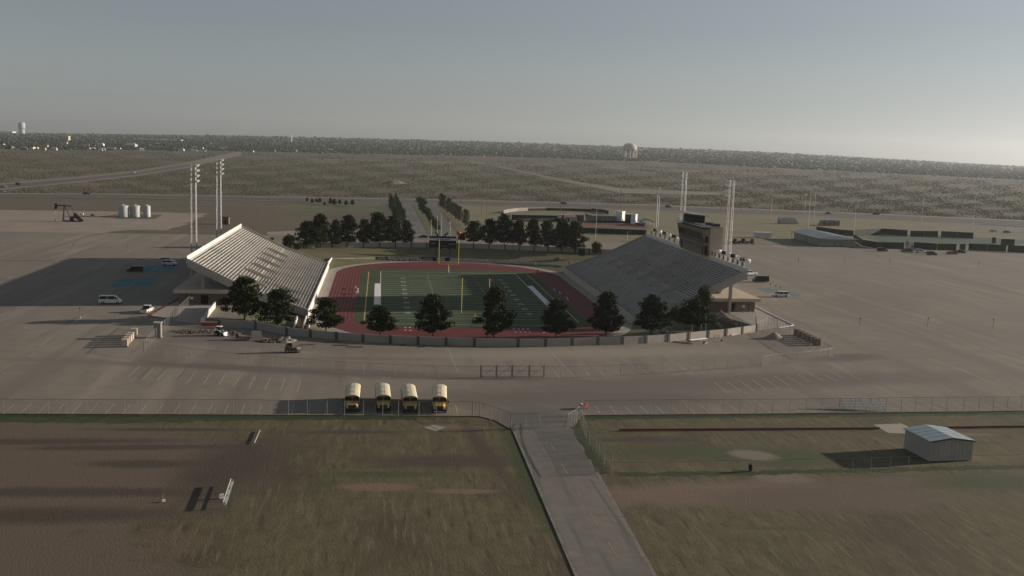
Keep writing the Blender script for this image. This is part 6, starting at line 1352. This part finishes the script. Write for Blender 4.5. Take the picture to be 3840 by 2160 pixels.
for xx in (-95, 95):
    for yy in (.5, 8.5): MB().cyl((xx*m_, yy, 0), (xx*m_, yy, 58*m_), .12, n=6).build('post', M['galv'], t)
MB().box((-60*m_, 4, 20*m_), (70*m_, 5, 40*m_)).build('store', M['teal_roof'], t)

# white trailer, tractors
q = P(*TP('b2', 2520, 82)); m_ = mpp(q)*.3727; t = thing('box_trailer', q, 'white box trailer on the grass beyond the right lot', 'trailer'); MB().box((0, 0, 1.55), (9.0, 2.6, 2.2)).build('box', M['offwhite'], t); MB().box((4.3, 0, 1.5), (.5, 2.64, 2.3)).build('painted_sunlit_end', M['white'], t); MB().box((0, 0, 2.72), (9.1, 2.7, .14)).build('roof', M['white'], t)  # trailer end painted whiter than the box: sunlight put into its colour
for s in (-1, 1):
    for xx in (-2.6, 2.6): wheel(t, xx, s*1.1, .45, .25, s)
def tractor(a, b, col, lb, rz=0.):
    q = P(*TP('b2', a, b)); t = thing('tractor', q, lb, 'tractor', 'tractors by the lot edge', rz=rz)
    MB().box((-.7, 0, 1.0), (2.0, .8, .8)).build('hood', car_paint(col), t); MB().box((.8, 0, 1.75), (1.3, 1.3, 1.3)).build('cab', M['glass'], t); MB().box((.8, 0, 2.45), (1.5, 1.5, .12)).build('cab_roof', car_paint(col), t); MB().box((.1, 0, .75), (3., .5, .4)).build('chassis', M['dark_metal'], t)
    for s in (-1, 1): wheel(t, .9, s*.95, .8, .4, s); wheel(t, -1.4, s*.8, .45, .25, s)
    return t
tractor(2225, 145, (.03, .03, .03), 'dark tractor by the lot edge behind the press box, left of three'); tractor(2310, 142, (.035, .05, .03), 'dark green tractor by the lot edge, middle of three', .2); tractor(2395, 148, (.22, .03, .025), 'red tractor by the lot edge, right of three', -.1)
# tennis centre
a = P(*TP('b3', 520, 168)); b = P(*TP('b3', 890, 178)); c = P(*TP('b3', 300, 92))
an = math.atan2((b-a)[1], (b-a)[0]); W_ = math.dist(a, b); L_ = 34.
t = thing('tennis_clubhouse', (a+b)/2, 'low grey clubhouse with teal gabled roof by the tennis courts', 'building', rz=an); dv = np.array([math.cos(an), math.sin(an)])
cl = np.array([(c-a)[0]*math.cos(an)+(c-a)[1]*math.sin(an), -(c-a)[0]*math.sin(an)+(c-a)[1]*math.cos(an)]); L_ = cl[1]; shx = cl[0]
x = W_/2; hw, hr = 3.4, 4.9
def sk(x_, y_, z): return (x_+shx*.0*y_/L_, y_, z)
MB().box((0, L_/2, hw/2), (W_-1.2, L_-2, hw)).build('wall', M['wall_block'], t)
for s in (-1, 1): MB().prism([(0, -1, hr), (s*(x+.9), -1, hw+.1), (s*(x+.9), -1, hw+.25), (0, -1, hr+.16)], (0, L_+2, 0)).build('roof_panel', M['teal_roof'], t)
mb = MB(); mb.prism([(-x-.6, -.8, hw+.08), (x+.6, -.8, hw+.08), (0, -.8, hr)], (0, .2, 0)); mb.build('gable', M['offwhite'], t)
for xx in (-1.5, 2): MB().box((xx, .93, 1.2), (1.4, .1, 2.2)).build('window', M['window_pale'], t)
for yy in np.linspace(6, L_-5, 5): MB().box((-x+.55, yy, 1.4), (.12, 3.2, 2.4)).build('window', M['teal_roof'], t)
for yy in (0, L_/2, L_-.5): MB().cyl((-x-.6, yy, 0), (-x-.6, yy, hw), .12, n=6).build('porch_post', M['rust_pole'], t)
sT = 960/2576.
def Tp(a, b): return (2880+a*sT, 820+b*sT)
def screen(pts, hpx, lb):
    w = [P(*Tp(*q)) for q in pts]; t = thing('windscreen_fence', w[0], lb, 'fence', 'tennis windscreen fences'); h = hpx*sT*mpp(w[len(w)//2])
    for a, b in zip(w[:-1], w[1:]):
        n = max(1, int(math.dist(a, b)/7))
        for i in range(n):
            p, q = a+(b-a)*i/n, a+(b-a)*(i+.985)/n; MB().beam((p[0], p[1], h/2), (q[0], q[1], h/2), .08, h).build('screen_panel', M['windscreen'], t, off=w[0]); MB().cyl((p[0], p[1], 0), (p[0], p[1], h+.2), .07, n=6).build('post', M['fence_metal'], t, off=w[0])
    return t
screen([(485, 130), (700, 160), (860, 172)], 50, 'dark windscreen fence behind the clubhouse roof'); screen([(870, 175), (1150, 160), (1405, 178)], 58, 'dark windscreen fence along the back of the courts, left stretch')
screen([(1430, 180), (1710, 185)], 55, 'dark windscreen fence along the back of the courts, middle stretch'); screen([(1740, 185), (2065, 200)], 55, 'dark windscreen fence along the back of the courts, right stretch')
screen([(860, 215), (950, 275), (1100, 300), (1370, 305)], 62, 'dark windscreen fence in front of the courts right of the clubhouse'); screen([(1455, 300), (1700, 318), (1895, 320)], 62, 'dark windscreen fence in front of the courts behind the parked cars')
screen([(1925, 318), (1985, 318)], 58, 'short dark windscreen panel between the court gates'); screen([(2015, 318), (2395, 332)], 62, 'dark windscreen fence in front of the courts, right of the gates'); screen([(2410, 335), (2576, 342), (2800, 350)], 62, 'dark windscreen fence running off the right picture edge')
screen([(2340, 268), (2480, 272)], 58, 'separate dark windscreen block at far right'); screen([(2250, 248), (2290, 250)], 55, 'narrow dark windscreen panel left of the separate block')
fence([P(*Tp(a, b)) for a, b in [(1040, 255), (1370, 260), (1560, 262), (1900, 272), (2290, 275)]], 3.2, 'tall chain-link fence round the tennis courts', spacing=5.)
q = P(*Tp(1398, 305)); t = thing('notice_board', q, 'tall tan notice board at the tennis fence', 'board'); MB().box((0, 0, 2.3), (1.9, .2, 3.8)).build('panel', M['tan_stucco'], t)
for s in (-1, 1): MB().box((s*.8, .1, .5), (.12, .12, 1.0)).build('leg', M['dark_metal'], t)
MB().box((0, -.12, 2.5), (.9, .04, 1.6)).build('map', M['brown_panel'], t)
q = P(*Tp(1440, 300)); t = thing('gate_booth', q, 'pale grey gate booth at the tennis fence', 'booth'); MB().box((0, 0, 1.5), (1.6, 1.6, 3.0)).build('wall', M['offwhite'], t); MB().box((0, 0, 3.08), (1.9, 1.9, .16)).build('roof', M['galv'], t); MB().box((0, -.82, 1.0), (.8, .05, 1.9)).build('door', M['window_pale'], t)
def bleach(a, b, wpx, lb, flip):
    q = P(*TP('a3', a, b)); m_ = mpp(q)*.3727; w = wpx*m_; t = thing('bleacher', q, lb, 'bleacher', 'far bleachers', rz=flip)
    for k in range(7): MB().box((0, k*.9, .5+k*.5), (w, .6, .08)).build('seat_plank', M['galv'], t)
    for k in range(7): MB().box((0, k*.9+.4, .3+k*.5), (w, .05, .5)).build('riser', M['galv'], t)
    for xx in np.linspace(-w/2+.5, w/2-.5, 5): MB().prism([(xx-.06, -.2, 0), (xx-.06, 6., 0), (xx-.06, 6., 3.6)], (.12, 0, 0)).build('frame', M['fence_metal'], t)
bleach(225, 1180, 190, 'grey steel bleacher in the far grass, left one', 0.1); bleach(600, 1190, 190, 'grey steel bleacher in the far grass, right one', math.pi-.15)

# water towers and far town
q = PT(2360, 593); m_ = mpp(q); t = thing('water_tower', q, 'large domed water tower on many columns beyond the scrub', 'water tower'); r_ = 27.5*m_; hl = 28*m_; ht = 55*m_
MB().lathe([(0, hl*.86), (r_*.5, hl*.88), (r_*.92, hl*1.02), (r_, hl*1.25), (r_*.93, hl*1.55), (r_*.72, hl*1.78), (r_*.4, hl*1.92), (0, hl*1.97)], n=28).build('tank', M['tower_paint'], t, smooth=True)
for k in range(10): a0 = 2*math.pi*k/10+.2; MB().cyl((r_*.95*math.cos(a0), r_*.95*math.sin(a0), -2), (r_*.95*math.cos(a0), r_*.95*math.sin(a0), hl*1.2), 2.1*m_, n=8).build('column', M['offwhite'], t)
MB().cyl((0, 0, -2), (0, 0, hl), 3.0*m_, n=10).build('riser', M['offwhite'], t)
q = PT(82, 502); m_ = mpp(q); t = thing('standpipe', q, 'tall white cylindrical water standpipe on the left horizon', 'water tower'); r_ = 11*m_
MB().lathe([(r_*.85, -3), (r_*.85, 16*m_), (r_, 20*m_), (r_, 35*m_), (r_*.8, 38*m_), (0, 40*m_)], n=20).build('shell', M['tank_white'], t, smooth=True); MB().lathe([(r_*.9, 17*m_), (r_*.98, 18*m_), (r_*.9, 19*m_)], n=20).build('band', M['rust_pole'], t)
q = PT(1093, 532); m_ = mpp(q); t = thing('chimney_stack', q, 'thin white chimney rising from the far town', 'chimney'); MB().cyl((0, 0, 0), (0, 0, 25*m_), 2.0*m_, 1.5*m_, n=8).build('shaft', M['white'], t); MB().cyl((0, 0, 25*m_), (0, 0, 26*m_), 1.8*m_, n=8).build('cap', M['offwhite'], t)
def house(px, py, wpx, hpx, wall, lb, roof='rust_pole', flat=False, depth=None, cat='house', nm='house', grp='houses at the town edge'):
    q = PT(px, py); m_ = mpp(q); w, h = wpx*m_, hpx*m_; d = depth or min(w*.7, 40*m_); t = thing(nm, q, lb, cat, grp, rz=random.uniform(-.3, .3))
    MB().box((0, 0, h*.3-.5), (w, d, h*.6+1)).build('wall', M[wall], t)
    if flat: MB().box((0, 0, h*.7), (w*1.02, d*1.02, h*.25)).build('roof', M[roof], t)
    else: MB().prism([(-w*.53, -d*.53, h*.6), (w*.53, -d*.53, h*.6), (w*.3, 0, h*1.05), (-w*.3, 0, h*1.05)], (0, d*.06, 0)).add([(-w*.53, -d*.53, h*.6), (w*.53, -d*.53, h*.6), (w*.53, d*.53, h*.6), (-w*.53, d*.53, h*.6), (-w*.3, 0, h*1.05), (w*.3, 0, h*1.05)], [(0, 1, 5, 4), (2, 3, 4, 5), (1, 2, 5), (3, 0, 4)]).build('roof', M[roof], t)
    for k in (-.28, .1): MB().box((k*w, -d/2-.05, h*.3), (w*.13, .1, h*.25)).build('window', M['glass'], t)
    return t
rg = np.random.default_rng(77); hs = []
for px in np.sort(rg.uniform(5, 960, 34)): hs.append((px, np.interp(px, [0, 480, 960], [562, 564, 571])-rg.random()**2.5*26, rg.uniform(12, 26), rg.uniform(7, 11)))
for px in np.sort(rg.uniform(980, 2000, 16)): hs.append((px, np.interp(px, [960, 2000], [571, 593])-rg.random()**2*24, rg.uniform(8, 16), rg.uniform(5, 8)))
for k, (px, py, w, h) in enumerate(hs):
    wl = ['white', 'tan_stucco', 'pale_concrete', 'offwhite', 'brick'][int(rg.integers(0, 5))]; rf = ['rust_pole', 'dark_concrete', 'offwhite', 'brick'][int(rg.integers(0, 4))]
    side = 'left of the chimney' if k < 34 else 'right of the chimney'; n_ = k if k < 34 else k-34
    nth = ORD[n_] if n_ < 30 else ['thirty-first', 'thirty-second', 'thirty-third', 'thirty-fourth'][n_-30]
    house(px, py, w, h, wl, f"low {'white' if wl in ('white', 'offwhite') else 'tan' if wl == 'tan_stucco' else 'brick' if wl == 'brick' else 'grey'} house in the far town {side}, {nth} from the left", rf)
house(250, 528, 20, 20, 'tan_stucco', 'tan office block with dark window bands in the far town', flat=True, roof='tan_stucco', cat='building', nm='office_block', grp=None)
house(418, 560, 26, 7, 'offwhite', 'low pale building with white roof at the scrub edge', flat=True, roof='white', cat='building', nm='long_building', grp=None)
house(600, 527, 150, 5, 'offwhite', 'very long low white warehouse roof in the far left town', flat=True, roof='white', cat='warehouse', nm='warehouse', grp=None, depth=60)
house(20, 491, 60, 6, 'offwhite', 'long pale warehouse on the left horizon beside the standpipe', flat=True, roof='white', cat='warehouse', nm='warehouse', grp=None, depth=60)
house(160, 553, 34, 12, 'tan_stucco', 'broad pinkish tan school building at the left town edge', roof='brick', cat='building', nm='long_building', grp=None)
house(490, 552, 40, 14, 'tan_stucco', 'tan apartment block with pale gables at the scrub edge', roof='offwhite', cat='building', nm='apartment_block', grp=None)

# ================================================================== HAZE
bx = MB(); x0, x1, y0, y1, z0, z1 = -11500, 11500, -11500, 11500, -25, 240
bx.box(((x0+x1)/2, (y0+y1)/2, (z0+z1)/2), (x1-x0, y1-y0, z1-z0))
hm = bpy.data.materials.new('haze'); hm.use_nodes = True; nt = hm.node_tree; nt.nodes.remove(nt.nodes['Principled BSDF'])
pv = nt.nodes.new('ShaderNodeVolumePrincipled'); pv.inputs['Color'].default_value = (.86, .90, .92, 1); pv.inputs['Density'].default_value = 5.5e-5; pv.inputs['Anisotropy'].default_value = .6
nt.links.new(pv.outputs[0], nt.nodes['Material Output'].inputs['Volume'])
hz_ = bx.build('haze', hm); hz_['kind'] = 'stuff'
